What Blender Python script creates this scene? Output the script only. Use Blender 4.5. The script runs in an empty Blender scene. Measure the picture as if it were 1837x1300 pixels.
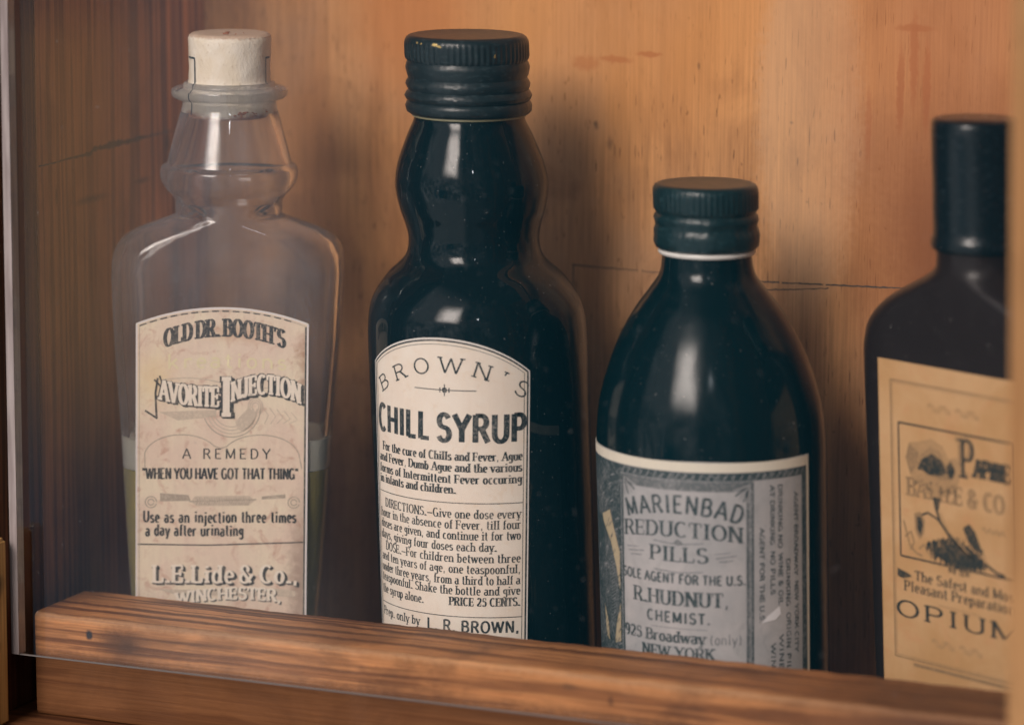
import bpy, bmesh, math, random
from mathutils import Vector, Matrix, noise as mnoise
from math import sin, cos, pi, radians, atan2, sqrt, hypot

random.seed(7)
S = 0.001                       # everything below is written in millimetres
scn = bpy.context.scene
COL = scn.collection

# ------------------------------------------------------------------ camera
YAW, PITCH, ROLL = radians(23.43), radians(10.23), radians(0.23)
fwd = Vector((-sin(YAW) * cos(PITCH), cos(YAW) * cos(PITCH), -sin(PITCH)))
rgt = Vector((cos(YAW), sin(YAW), 0))
up = rgt.cross(fwd)
r2 = rgt * cos(ROLL) + up * sin(ROLL)
u2 = up * cos(ROLL) - rgt * sin(ROLL)
camd = bpy.data.cameras.new('camera')
cam = bpy.data.objects.new('camera', camd)
COL.objects.link(cam)
M = Matrix((r2, u2, -fwd)).transposed().to_4x4()
M.translation = Vector((418.58, -883.72, 276.1)) * S
cam.matrix_world = M
camd.sensor_width = 36
camd.lens = 36 * 7284 / 1837
camd.clip_start = 0.02
camd.clip_end = 60
camd.dof.use_dof = True
camd.dof.focus_distance = 1.041
camd.dof.aperture_fstop = 7.0
scn.camera = cam

# ------------------------------------------------------------------ world (the street in front of the show-case)
world = bpy.data.worlds.new('World')
scn.world = world
world.use_nodes = True
wn, wl = world.node_tree.nodes, world.node_tree.links
wn.clear()


def wmath(op, a, b=None, clamp=False):
    n = wn.new('ShaderNodeMath'); n.operation = op; n.use_clamp = clamp
    for i, v in enumerate((a, b)):
        if v is None: continue
        if isinstance(v, (int, float)): n.inputs[i].default_value = v
        else: wl.new(v, n.inputs[i])
    return n.outputs[0]


def wsmooth(v, a, b):
    n = wn.new('ShaderNodeMapRange'); n.interpolation_type = 'SMOOTHSTEP'
    wl.new(v, n.inputs['Value']); n.inputs['From Min'].default_value = a; n.inputs['From Max'].default_value = b
    return n.outputs['Result']


def wmix(f, a, b):
    n = wn.new('ShaderNodeMix'); n.data_type = 'RGBA'
    if isinstance(f, (int, float)): n.inputs[0].default_value = f
    else: wl.new(f, n.inputs[0])
    for i, v in ((6, a), (7, b)):
        if isinstance(v, tuple): n.inputs[i].default_value = (*v, 1)
        else: wl.new(v, n.inputs[i])
    return n.outputs[2]


tc = wn.new('ShaderNodeTexCoord')
sep = wn.new('ShaderNodeSeparateXYZ'); wl.new(tc.outputs['Generated'], sep.inputs[0])
dx, dy, dz = sep.outputs
az = wmath('MULTIPLY', wmath('ARCTAN2', dx, wmath('MULTIPLY', dy, -1)), 180 / pi)     # 0 = straight out of the case, + = right
el = wmath('MULTIPLY', wmath('ARCSINE', dz), 180 / pi)
GROUND, HAZE, SKYC, ROOF = (0.02, 0.115, 0.165), (0.80, 0.72, 0.72), (21.5, 18.5, 16.9), (0.05, 0.045, 0.045)
# the pavement, people and house fronts opposite: blocks of grey, light and dark
comb = wn.new('ShaderNodeCombineXYZ')
wl.new(wmath('MULTIPLY', az, 0.085), comb.inputs[0]); wl.new(wmath('MULTIPLY', el, 0.06), comb.inputs[1])
vor = wn.new('ShaderNodeTexVoronoi'); vor.distance = 'CHEBYCHEV'; vor.inputs['Scale'].default_value = 1.0
wl.new(comb.outputs[0], vor.inputs['Vector'])
vr = wn.new('ShaderNodeSeparateColor'); wl.new(vor.outputs['Color'], vr.inputs[0])
nz = wn.new('ShaderNodeTexNoise'); nz.inputs['Scale'].default_value = 2.2; nz.inputs['Detail'].default_value = 5
wl.new(comb.outputs[0], nz.inputs['Vector'])
tone = wmath('ADD', wmath('MULTIPLY', vr.outputs[0], 0.45), wmath('MULTIPLY', wsmooth(nz.outputs['Fac'], 0.3, 0.7), 0.55))
street = wmix(wmath('POWER', tone, 1.6), (0.05, 0.075, 0.085), (1.55, 1.42, 1.42))
plain = wmix(wsmooth(el, -30, -14), (0.62, 0.58, 0.58), street)
win2 = wmath('MULTIPLY', wsmooth(az, -60, -52), wmath('SUBTRACT', 1, wmath('ADD', wmath('MULTIPLY', wsmooth(az, 4, 16), .75), wmath("MULTIPLY", wsmooth(az, 36, 50), .25))))
win2 = wmath('MULTIPLY', win2, wsmooth(el, -62, -46))
col = wmix(win2, (0.05, 0.055, 0.06), plain)
win = wmath('MULTIPLY', wsmooth(az, -60, -38), wmath('SUBTRACT', 1, wsmooth(az, -6, 16)))
win = wmath('MULTIPLY', win, wsmooth(wmath('ADD', el, wmath('MULTIPLY', tone, -9)), 4, 12))
col = wmix(win, col, HAZE)
col = wmix(wsmooth(el, 48, 66), col, ROOF)
key = wmath('MULTIPLY', wsmooth(az, -26, -11), wmath('SUBTRACT', 1, wsmooth(az, -2, 7)))
key = wmath('MULTIPLY', key, wmath('MULTIPLY', wsmooth(el, 13, 24), wmath('SUBTRACT', 1, wsmooth(el, 34, 50))))
col = wmix(key, col, SKYC)
# added for the pane's teal veil: a dark-blue zone low on the left, the part of the street that the pane mirrors towards the viewer
ground = wmix(wsmooth(az, -31.5, -22.3), (0.20, 0.29, 0.40), GROUND)
veil_zone = wmath('MULTIPLY', wsmooth(az, -35, -33), wmath('SUBTRACT', 1, wsmooth(az, -13.5, -12)))
veil_zone = wmath('MULTIPLY', veil_zone, wmath('MULTIPLY', wsmooth(el, -19, -17), wmath('SUBTRACT', 1, wsmooth(el, -4.4, -3))))
col = wmix(veil_zone, col, ground)
# a timber jamb and a pale doorway low on the left: they show as soft upright streaks in the pane
jamb = wmath('MULTIPLY', wsmooth(az, -30.75, -30.1), wmath('SUBTRACT', 1, wsmooth(az, -28.9, -27.2)))
jamb = wmath('MULTIPLY', jamb, wmath('MULTIPLY', wsmooth(el, -12.4, -9.4), wmath('SUBTRACT', 1, wsmooth(el, -6.0, -4.6))))
col = wmix(jamb, col, (1.15, 0.74, 0.46))
door = wmath('MULTIPLY', wsmooth(az, -29.6, -28.2), wmath('SUBTRACT', 1, wsmooth(az, -27.2, -25.4)))
door = wmath('MULTIPLY', door, wmath('MULTIPLY', wsmooth(el, -19, -16.5), wmath('SUBTRACT', 1, wsmooth(el, 4, 10))))
dark = wmath('MULTIPLY', wsmooth(el, -13.6, -12.6), wmath('SUBTRACT', 1, wsmooth(el, -11.6, -9.6)))       # a dark counter crosses it
door = wmath('MULTIPLY', door, wmath('SUBTRACT', 1, wmath('MULTIPLY', dark, 0.7)))
col = wmix(wmath('MULTIPLY', door, 0.8), col, wmix(wsmooth(el, -14.2, -12.8), (1.15, 1.02, 0.96), (0.74, 0.75, 0.83)))
bg = wn.new('ShaderNodeBackground'); wl.new(col, bg.inputs['Color']); bg.inputs['Strength'].default_value = 1.0
wo = wn.new('ShaderNodeOutputWorld'); wl.new(bg.outputs[0], wo.inputs['Surface'])


# ------------------------------------------------------------------ lamps
def area(name, loc, target, sx, sy, power, color):
    l = bpy.data.lights.new(name, 'AREA'); l.shape = 'RECTANGLE'
    l.size, l.size_y, l.energy, l.color = sx * S, sy * S, power, color
    o = bpy.data.objects.new(name, l); COL.objects.link(o)
    o.location = Vector(loc) * S
    o.rotation_euler = (Vector(target) - Vector(loc)).to_track_quat('-Z', 'Y').to_euler()
    o['kind'] = 'helper'
    return o


area('ceiling_spot', (462, -905, 633), (-40, 54, 130), 36, 56, 0.20, (0.93, 0.95, 1.0))
area('case_strip_lamp', (62, 97, 320), (62, 99, 100), 230, 22, 0.14, (1.0, 0.56, 0.20))

vs = scn.view_settings
vs.view_transform = 'Standard'
vs.look = 'None'
vs.exposure = 0.0
vs.gamma = 1.0
vs.use_curve_mapping = False
scn.render.engine = 'CYCLES'
scn.cycles.use_denoising = True
scn.cycles.max_bounces = 16
scn.cycles.transmission_bounces = 14
scn.cycles.transparent_max_bounces = 16
scn.cycles.glossy_bounces = 6
scn.cycles.diffuse_bounces = 1
scn.cycles.sample_clamp_indirect = 6.0
scn.cycles.blur_glossy = 0.3


# ------------------------------------------------------------------ materials
class Mat:
    def __init__(s, name):
        s.m = bpy.data.materials.new(name); s.m.use_nodes = True
        s.n, s.l = s.m.node_tree.nodes, s.m.node_tree.links
        s.n.clear()
        s.out = s.n.new('ShaderNodeOutputMaterial')
        s.tc = s.n.new('ShaderNodeTexCoord')
        v = s.n.new('ShaderNodeVectorMath'); v.operation = 'SCALE'; v.inputs['Scale'].default_value = 1000
        s.l.new(s.tc.outputs['Object'], v.inputs[0]); s.mm = v.outputs[0]       # object coordinates in millimetres

    def put(s, sock, v):
        if isinstance(v, (int, float)): sock.default_value = v
        elif isinstance(v, tuple): sock.default_value = (*v, 1) if sock.type == 'RGBA' else v
        else: s.l.new(v, sock)

    def math(s, op, a, b=None, c=None, clamp=False):
        n = s.n.new('ShaderNodeMath'); n.operation = op; n.use_clamp = clamp
        for i, v in enumerate((a, b, c)):
            if v is not None: s.put(n.inputs[i], v)
        return n.outputs[0]

    def vec(s, op, a, b):
        n = s.n.new('ShaderNodeVectorMath'); n.operation = op
        s.put(n.inputs[0], a); s.put(n.inputs[1], b)
        return n.outputs['Value'] if op in ('LENGTH', 'DISTANCE', 'DOT_PRODUCT') else n.outputs[0]

    def sm(s, v, a, b, lin=False):
        n = s.n.new('ShaderNodeMapRange'); n.interpolation_type = 'LINEAR' if lin else 'SMOOTHSTEP'
        s.put(n.inputs['Value'], v); n.inputs['From Min'].default_value = a; n.inputs['From Max'].default_value = b
        return n.outputs['Result']

    def mix(s, f, a, b, blend='MIX'):
        n = s.n.new('ShaderNodeMix'); n.data_type = 'RGBA'; n.blend_type = blend
        s.put(n.inputs[0], f); s.put(n.inputs[6], a); s.put(n.inputs[7], b)
        return n.outputs[2]

    def noise(s, vec, scale=1.0, detail=3, rough=0.55, dist=0.0, col=False):
        n = s.n.new('ShaderNodeTexNoise')
        s.l.new(vec, n.inputs['Vector']); n.inputs['Scale'].default_value = scale
        n.inputs['Detail'].default_value = detail; n.inputs['Roughness'].default_value = rough
        n.inputs['Distortion'].default_value = dist
        return n.outputs['Color' if col else 'Fac']

    def stretch(s, k, off=(0, 0, 0), src=None):
        return s.vec('ADD', s.vec('MULTIPLY', src or s.mm, tuple(map(float, k))), tuple(map(float, off)))

    def spot(s, col, c, r, color, k=(1, 1, 1), soft=0.5, amount=1.0, wob=0.0):
        """a stain, toned patch or painted shade with its own outline: colour changes inside an ellipsoid about c (mm)"""
        p = s.mm
        if wob:
            nn = s.noise(s.mm, 0.6, 3, col=True)
            p = s.vec('ADD', p, s.vec('MULTIPLY', s.vec('SUBTRACT', nn, (.5, .5, .5)), (wob, wob, wob)))
        d = s.vec('LENGTH', s.vec('MULTIPLY', s.vec('SUBTRACT', p, tuple(map(float, c))), tuple(map(float, k))), (0, 0, 0))
        f = s.math('MULTIPLY', s.math('SUBTRACT', 1, s.sm(d, r * (1 - soft), r * (1 + soft * .3))), amount)
        return s.mix(f, col, color)

    def bump(s, h, strength=0.3, dist=0.1):
        n = s.n.new('ShaderNodeBump'); n.inputs['Strength'].default_value = strength
        n.inputs['Distance'].default_value = dist * S
        s.put(n.inputs['Height'], h)
        return n.outputs[0]

    def bsdf(s, color, rough=0.5, **kw):
        n = s.n.new('ShaderNodeBsdfPrincipled')
        s.put(n.inputs['Base Color'], color); s.put(n.inputs['Roughness'], rough)
        for k, v in kw.items():
            s.put(n.inputs[k.replace('_', ' ')], v)
        return n.outputs[0]

    def done(s, shader):
        s.l.new(shader, s.out.inputs['Surface'])
        return s.m


def wood(name, axis, light, dark, mid, rings=0.35, fibre=1.6, contrast=1.0, spots=(), rough=0.5, along=0.006, broad=0.02,
         grey=None, pores=0.0, seed=0.0, ring_hi=0.62, ring_lo=0.42, greyamt=.6, blotch=.25):
    m = Mat(name)
    k = [1.0, 1.0, 1.0]; k[axis] = 0.0
    def v(f, a):
        q = [f] * 3; q[axis] = a; return q
    warp = m.noise(m.stretch(v(0.012, 0.006), (seed, seed, seed)), 1, 2)
    base = m.stretch(v(rings, along), (seed, seed * 2, seed * 3))
    base = m.vec('ADD', base, m.vec('MULTIPLY', m.noise(m.stretch(v(0.05, 0.012), (seed,) * 3), 1, 2, col=True), (1.6, 1.6, 1.6)))
    ring = m.noise(base, 1, 2, 0.5)
    fib = m.noise(m.stretch(v(fibre, fibre * 0.018), (seed,) * 3), 1, 3, 0.6)
    fib2 = m.noise(m.stretch(v(fibre * 3.2, fibre * 0.06), (seed,) * 3), 1, 2, 0.6)
    col = m.mix(m.sm(ring, ring_lo, ring_hi), dark, light)
    col = m.mix(m.math('MULTIPLY', m.sm(warp, .35, .7), .55), col, mid)
    if grey:
        col = m.mix(m.math('MULTIPLY', m.sm(m.noise(m.stretch(v(broad, broad * .55), (seed + 5,) * 3), 1, 3, .5, .4), .4, .68), greyamt), col, grey)
    bl = m.noise(m.stretch(v(.045, .028), (seed + 31,) * 3), 1, 5, .6, .8)
    col = m.mix(m.math('MULTIPLY', m.sm(bl, .46, .66), blotch), col, tuple(c * .62 for c in dark))
    f = m.math('ADD', m.math('MULTIPLY', m.math('SUBTRACT', fib, .5), 1.5 * contrast), m.math('MULTIPLY', m.math('SUBTRACT', fib2, .5), 0.7 * contrast))
    f = m.math('ADD', 1.0, f)
    fc = m.n.new('ShaderNodeCombineXYZ')
    for i in range(3): m.l.new(f, fc.inputs[i])
    col = m.mix(1.0, col, fc.outputs[0], 'MULTIPLY')
    if pores:
        p = m.noise(m.stretch(v(2.2, 0.16), (seed + 9,) * 3), 1, 1, .4)
        col = m.mix(m.math('MULTIPLY', m.sm(p, .665, .74), pores), col, tuple(c * .35 for c in dark))
        p2 = m.noise(m.stretch(v(.55, 0.3), (seed + 19,) * 3), 1, 2, .5)
        col = m.mix(m.math('MULTIPLY', m.sm(p2, .71, .78), pores * .7), col, tuple(c * .45 for c in dark))
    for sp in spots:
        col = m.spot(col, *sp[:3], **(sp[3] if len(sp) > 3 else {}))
    nb = m.bump(m.math('ADD', fib, m.math('MULTIPLY', ring, .6)), 0.35, 0.25)
    r = m.math('ADD', rough - .1, m.math('MULTIPLY', fib, .25))
    return m.done(m.bsdf(col, r, Normal=nb, Specular_IOR_Level=0.25))


RED = (0.36, 0.085, 0.035)
INKY = (0.035, 0.03, 0.028)
back_spots = []
for (x, z, r, k, a) in [(24, 163, 2.6, (.35, 1, 1.1), .0), ]:
    pass
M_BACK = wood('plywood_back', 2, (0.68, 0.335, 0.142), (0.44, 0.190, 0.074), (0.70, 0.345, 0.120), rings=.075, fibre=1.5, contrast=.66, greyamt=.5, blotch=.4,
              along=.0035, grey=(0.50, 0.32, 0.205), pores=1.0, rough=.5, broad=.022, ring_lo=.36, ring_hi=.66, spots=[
    ((17.5, 110, 164.2), 1.6, RED, dict(k=(.30, 1, 1.4), soft=.5, amount=.85, wob=2.2)),
    ((9, 110, 162.9), 1.9, RED, dict(k=(.45, 1, .8), soft=.5, amount=.6, wob=3)),
    ((27, 110, 166), 1.5, RED, dict(k=(.36, 1, 1.7), soft=.5, amount=.95, wob=1.6)),
    ((100, 110, 168), 2.0, RED, dict(k=(1.5, 1, .14), soft=.5, amount=.8, wob=2)),
    ((96.5, 110, 160), 1.8, RED, dict(k=(1.6, 1, .14), soft=.5, amount=.75, wob=2)),
    ((103.5, 110, 161), 1.8, RED, dict(k=(1.5, 1, .13), soft=.5, amount=.8, wob=1.6)),
    ((100, 110, 176), 1.5, RED, dict(k=(.25, 1, 1.4), soft=.5, amount=.8, wob=1.4)),
    ((88, 110, 150), 1.6, RED, dict(k=(1.6, 1, .15), soft=.5, amount=.5, wob=2)),
    ((12.0, 110, 146.5), 1.1, INKY, dict(k=(1.3, 1, .8), soft=.8, amount=.75, wob=1.2)),
    ((16.0, 110, 141.8), 1.2, INKY, dict(k=(1, 1, .6), soft=.9, amount=.5, wob=1.6)),
    ((41, 110, 163.5), .8, INKY, dict(k=(1.6, 1, .7), soft=.7, amount=.85, wob=.8)),
    ((67, 110, 150), .6, INKY, dict(k=(1, 1, 1.2), soft=.7, amount=.6)),
    ((86, 110, 143), .7, INKY, dict(k=(1.5, 1, .6), soft=.7, amount=.6)),
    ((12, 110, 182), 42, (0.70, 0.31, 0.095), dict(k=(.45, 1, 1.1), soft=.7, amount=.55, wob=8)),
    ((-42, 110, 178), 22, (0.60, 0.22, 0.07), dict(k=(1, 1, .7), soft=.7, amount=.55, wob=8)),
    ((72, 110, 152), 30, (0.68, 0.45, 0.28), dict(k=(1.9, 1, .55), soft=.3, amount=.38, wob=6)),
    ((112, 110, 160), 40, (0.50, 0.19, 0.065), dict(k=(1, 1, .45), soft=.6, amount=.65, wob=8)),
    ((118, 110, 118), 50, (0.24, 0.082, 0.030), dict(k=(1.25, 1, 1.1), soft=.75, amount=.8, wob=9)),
])
M_SIDE = wood('pine_side', 2, (0.50, 0.225, 0.098), (0.13, 0.048, 0.022), (0.44, 0.18, 0.072), rings=.42, fibre=1.5, contrast=.6,
              along=.004, rough=.55, grey=(0.52, 0.30, 0.16), greyamt=.4, seed=3.3, ring_lo=.41, ring_hi=.56, spots=[
    ((-105, 45, 128), 2.2, INKY, dict(k=(1, .22, 1.6), soft=.9, amount=.7, wob=2)),
    ((-105, 73, 129.5), 1.6, INKY, dict(k=(1, .3, 1.6), soft=.9, amount=.65, wob=2)),
    ((-105, 88, 138), 2.0, INKY, dict(k=(1, 1, .6), soft=.8, amount=.7, wob=1)),
    ((-105, 27, 131), 1.2, INKY, dict(k=(1, 2, .4), soft=.7, amount=.7)),
])
M_STILE = wood('stained_stile', 2, (0.15, 0.052, 0.026), (0.045, 0.015, 0.009), (0.12, 0.04, 0.018), rings=.5, fibre=1.4, contrast=.5, along=.004,
               rough=.5, seed=8.1)
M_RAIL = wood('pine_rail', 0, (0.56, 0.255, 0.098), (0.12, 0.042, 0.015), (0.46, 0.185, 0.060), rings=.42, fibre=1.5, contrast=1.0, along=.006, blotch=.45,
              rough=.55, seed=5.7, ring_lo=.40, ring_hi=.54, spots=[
    ((50, 0, 26.8), 1.7, (0.66, 0.38, 0.19), dict(k=(0, 1, 1), soft=.9, amount=.4, wob=2.6)),
    ((-73, 0, 21.5), 5.2, (0.10, 0.042, 0.018), dict(k=(.62, .3, 1), soft=.8, amount=.85, wob=3)),
    ((-71, 0, 20.8), 2.4, (0.075, 0.035, 0.018), dict(k=(.75, .3, 1), soft=.9, amount=.75, wob=2)),
    ((-82, 0, 22.6), 1.2, (0.02, 0.022, 0.028), dict(k=(1, .5, .8), soft=.5, amount=.95, wob=.8)),
    ((-82, 0, 22.6), 3.6, (0.62, 0.40, 0.24), dict(k=(.7, .3, 1.1), soft=.9, amount=.0)),
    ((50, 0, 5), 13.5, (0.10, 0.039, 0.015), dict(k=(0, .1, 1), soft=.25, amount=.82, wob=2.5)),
    ((150, 0, 16), 52, (0.12, 0.045, 0.017), dict(k=(1, .1, .3), soft=.8, amount=.7, wob=6)),  # darker right end: shade there is painted into the wood colour
    ((62, 0, 21), 1.0, (0.08, 0.035, 0.018), dict(k=(1, .3, .6), soft=.8, amount=.6, wob=1)),
    ((51, 0, 23.5), 1.2, (0.12, 0.06, 0.03), dict(k=(.5, .3, 1), soft=.8, amount=.5, wob=1)),
])
M_SHELF = wood('shelf_wood', 0, (0.20, 0.085, 0.035), (0.08, 0.03, 0.014), (0.17, 0.06, 0.022), rings=.25, fibre=1.2, contrast=.5, seed=2.2)
M_POST = wood('post_wood', 2, (0.44, 0.245, 0.105), (0.30, 0.15, 0.055), (0.40, 0.205, 0.08), rings=.16, fibre=1.2, contrast=.35, seed=12.5, rough=.5)
M_BLOCK = wood('block_wood', 2, (0.70, 0.44, 0.16), (0.42, 0.20, 0.06), (0.66, 0.36, 0.12), rings=.3, fibre=1.2, contrast=.5, seed=15.5, rough=.5, spots=[
    ((-100, -20, 37), 2.6, (.012, .012, .012), dict(k=(.6, .3, .6), soft=.5, amount=.95, wob=1)),
    ((-100, -20, 21), 1.8, (.012, .012, .012), dict(k=(.6, .3, .5), soft=.5, amount=.9, wob=1)),
])
m = Mat('pencil_graphite')
M_PENCIL = m.done(m.bsdf((0.055, 0.05, 0.045), .6))


def black_glass(name, color, rough, haze):
    m = Mat(name)
    wav = m.noise(m.stretch((.055, .055, .03)), 1, 2)
    b = m.bump(wav, .45, 1.2)
    dust = m.sm(m.noise(m.stretch((1.5, 1.5, 1.5)), 1, 2, .5), .715, .76)
    smear = m.noise(m.stretch((.09, .09, .05), (4, 4, 4)), 1, 4, .6)
    r = m.math('ADD', rough, m.math('MULTIPLY', m.sm(smear, .4, .8), haze))
    col = m.mix(m.math('MULTIPLY', dust, .30), color, (.5, .48, .46))
    return m.done(m.bsdf(col, r, IOR=1.5, Normal=b, Specular_IOR_Level=.30))


M_BLACK = black_glass('black_glass', (0.002, 0.009, 0.012), .015, .05)
M_BLACK2 = black_glass('black_glass_satin', (0.002, 0.0105, 0.014), .10, .12)
M_PLUM = black_glass('plum_glass', (0.020, 0.012, 0.011), .30, .12)


def cap_mat(name, color, rough):
    m = Mat(name)
    scr = m.noise(m.stretch((.5, .5, 1.4)), 1, 4, .65)
    col = m.mix(m.math('MULTIPLY', m.sm(scr, .54, .70), .6), color, tuple(c * 2.8 + .014 for c in color))
    r = m.math('ADD', rough, m.math('MULTIPLY', scr, .18))
    return m.done(m.bsdf(col, r, Normal=m.bump(scr, .25, .12), Specular_IOR_Level=.45))


M_CAP = cap_mat('black_lacquered_cap', (0.012, 0.022, 0.026), .24)
M_CAP2 = cap_mat('black_cap_worn', (0.008, 0.026, 0.031), .24)
M_CAP3 = cap_mat('black_shrink_cap', (0.004, 0.008, 0.011), .16)
m = Mat('chipped_gilt')
M_GILT = m.done(m.bsdf((0.70, 0.52, 0.20), .35, Metallic=.6))
m = Mat('white_liner')
M_LINER = m.done(m.bsdf((0.80, 0.78, 0.74), .4))
m = Mat('brass_liner')
M_LINER2 = m.done(m.bsdf((0.32, 0.30, 0.18), .35))

# clear glass with a thin dusty film
m = Mat('clear_glass')
g = m.n.new('ShaderNodeBsdfGlass'); g.inputs['IOR'].default_value = 1.5; g.inputs['Roughness'].default_value = .0
g.inputs['Color'].default_value = (.985, .988, .99, 1)
wav = m.noise(m.stretch((.06, .06, .03)), 1, 2)
m.l.new(m.bump(wav, .2, .8), g.inputs['Normal'])
film = m.n.new('ShaderNodeBsdfDiffuse'); film.inputs['Color'].default_value = (.58, .60, .66, 1)
dst = m.noise(m.stretch((.08, .08, .05)), 1, 5, .65)
spk = m.sm(m.noise(m.stretch((1.3, 1.3, 1.3)), 1, 2, .5), .68, .75)
lwg = m.n.new('ShaderNodeLayerWeight'); lwg.inputs['Blend'].default_value = .5
fac = m.math('ADD', m.math('ADD', m.math('ADD', .034, m.math('MULTIPLY', m.math('POWER', lwg.outputs['Facing'], 2.5), .16)), m.math('MULTIPLY', m.sm(dst, .4, .75), .06)), m.math('MULTIPLY', spk, .12))
mx = m.n.new('ShaderNodeMixShader'); m.l.new(fac, mx.inputs[0]); m.l.new(g.outputs[0], mx.inputs[1]); m.l.new(film.outputs[0], mx.inputs[2])
M_GLASS = m.done(mx.outputs[0])

m = Mat('pane_glass')                       # thin sheet: straight-through light plus the mirror share of each face
lw = m.n.new('ShaderNodeLayerWeight'); lw.inputs['Blend'].default_value = .5
fr = m.math('ADD', .04, m.math('MULTIPLY', m.math('POWER', lw.outputs['Facing'], 5), .96))
tr = m.n.new('ShaderNodeBsdfTransparent'); tr.inputs['Color'].default_value = (.985, .99, .988, 1)
gl = m.n.new('ShaderNodeBsdfGlossy'); gl.inputs['Roughness'].default_value = .02
dustf = m.math('MULTIPLY', m.sm(m.noise(m.stretch((.9, .9, .9)), 1, 2, .5), .73, .78), .10)
df = m.n.new('ShaderNodeBsdfDiffuse'); df.inputs['Color'].default_value = (.7, .7, .7, 1)
mx = m.n.new('ShaderNodeMixShader'); m.l.new(fr, mx.inputs[0]); m.l.new(tr.outputs[0], mx.inputs[1]); m.l.new(gl.outputs[0], mx.inputs[2])
mx2 = m.n.new('ShaderNodeMixShader'); m.l.new(dustf, mx2.inputs[0]); m.l.new(mx.outputs[0], mx2.inputs[1]); m.l.new(df.outputs[0], mx2.inputs[2])
M_PANE = m.done(mx2.outputs[0])
m = Mat('ground_glass_edge')
nn = m.noise(m.stretch((.5, .5, .05)), 1, 3)
M_EDGE = m.done(m.bsdf(m.mix(m.sm(nn, .3, .7), (.24, .20, .195), (.38, .335, .325)), .45))
m = Mat('cut_glass_edge')
M_EDGE2 = m.done(m.bsdf((.17, .16, .155), .2))

m = Mat('cork')
c1 = m.noise(m.stretch((.22, .22, .10)), 1, 4, .6); c2 = m.noise(m.stretch((1.4, 1.4, .9)), 1, 3, .6)
col = m.mix(m.sm(c1, .35, .7), (.84, .73, .57), (.92, .84, .72))
col = m.mix(m.math('MULTIPLY', m.sm(c2, .60, .72), .45), col, (.52, .36, .22))
zz = m.n.new('ShaderNodeSeparateXYZ'); m.l.new(m.mm, zz.inputs[0])
col = m.mix(m.math('MULTIPLY', m.sm(m.math('ADD', zz.outputs[2], m.math('MULTIPLY', c1, 5)), 155.4, 153.0), .92), col, (.40, .11, .03))
col = m.mix(m.math('MULTIPLY', m.sm(m.math('ADD', zz.outputs[2], m.math('MULTIPLY', c2, 1.5)), 172.2, 173.0), .6), col, (.45, .24, .13))
M_CORK = m.done(m.bsdf(col, .75, Normal=m.bump(m.math('ADD', c1, c2), .5, .35)))
m = Mat('cork_crumbs')
M_CRUMB = m.done(m.bsdf((.34, .12, .05), .8))
m = Mat('cork_stamp_ink')
M_STAMP = m.done(m.bsdf((.025, .05, .06), .6))
m = Mat('olive_liquid')
M_LIQ = m.done(m.bsdf((0.52, 0.42, 0.10), .25, Subsurface_Weight=.0))
m = Mat('pale_froth')
ff = m.noise(m.stretch((.4, .4, .25)), 1, 4)
M_FROTH = m.done(m.bsdf(m.mix(ff, (.88, .83, .64), (.96, .94, .84)), .5))
m = Mat('water_beads')
M_BEAD = m.done(m.bsdf((.75, .76, .78), .12, Transmission_Weight=.6))


def paper(name, a, b, stain, amt, scale=.09, fibre=.25, spots=()):
    m = Mat(name)
    n1 = m.noise(m.stretch((scale,) * 3), 1, 4, .6, .5)
    n2 = m.noise(m.stretch((scale * 3,) * 3, (7, 7, 7)), 1, 5, .65, 1.0)
    n3 = m.noise(m.stretch((2.6, 2.6, 2.6)), 1, 2, .6)
    n4 = m.noise(m.stretch((.9, .9, .12)), 1, 3, .6)
    col = m.mix(m.sm(n1, .35, .68), a, b)
    col = m.mix(m.math('MULTIPLY', m.sm(n2, .52, .72), amt), col, stain)
    f = m.math('ADD', 1 - fibre * .5, m.math('MULTIPLY', m.math('ADD', n3, n4), fibre * .5))
    fc = m.n.new('ShaderNodeCombineXYZ')
    for i in range(3): m.l.new(f, fc.inputs[i])
    col = m.mix(1.0, col, fc.outputs[0], 'MULTIPLY')
    for sp in spots:
        col = m.spot(col, *sp[:3], **(sp[3] if len(sp) > 3 else {}))
    return m.done(m.bsdf(col, .62, Normal=m.bump(m.math('ADD', n3, n2), .25, .08), Specular_IOR_Level=.3))


def ink(name, color, pap, wear=.35):
    m = Mat(name)
    n = m.noise(m.stretch((1.5, 1.5, 1.5)), 1, 3, .65)
    n2 = m.noise(m.stretch((.12, .12, .12)), 1, 2)
    f = m.math('MULTIPLY', m.sm(m.math('ADD', n, m.math('MULTIPLY', m.math('SUBTRACT', n2, .5), .4)), .42, .72), wear)
    return m.done(m.bsdf(m.mix(f, color, pap), .55, Specular_IOR_Level=.3))


def label_mats(key, pa, pb, stain, amt, inkc, wear, rim, half=.5, **kw):
    mid = tuple((x + y) / 2 for x, y in zip(pa, pb))
    return [paper(key + '_paper', pa, pb, stain, amt, **kw), ink(key + '_ink', inkc, mid, wear),
            ink(key + '_grey_ink', tuple(i * (1 - half) + p * half for i, p in zip(inkc, mid)), mid, wear + .15),
            ink(key + '_pale_ink', tuple(i * .28 + p * .72 for i, p in zip(inkc, mid)), mid, .5),
            ink(key + '_cut_edge', rim, mid, .1)]


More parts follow.
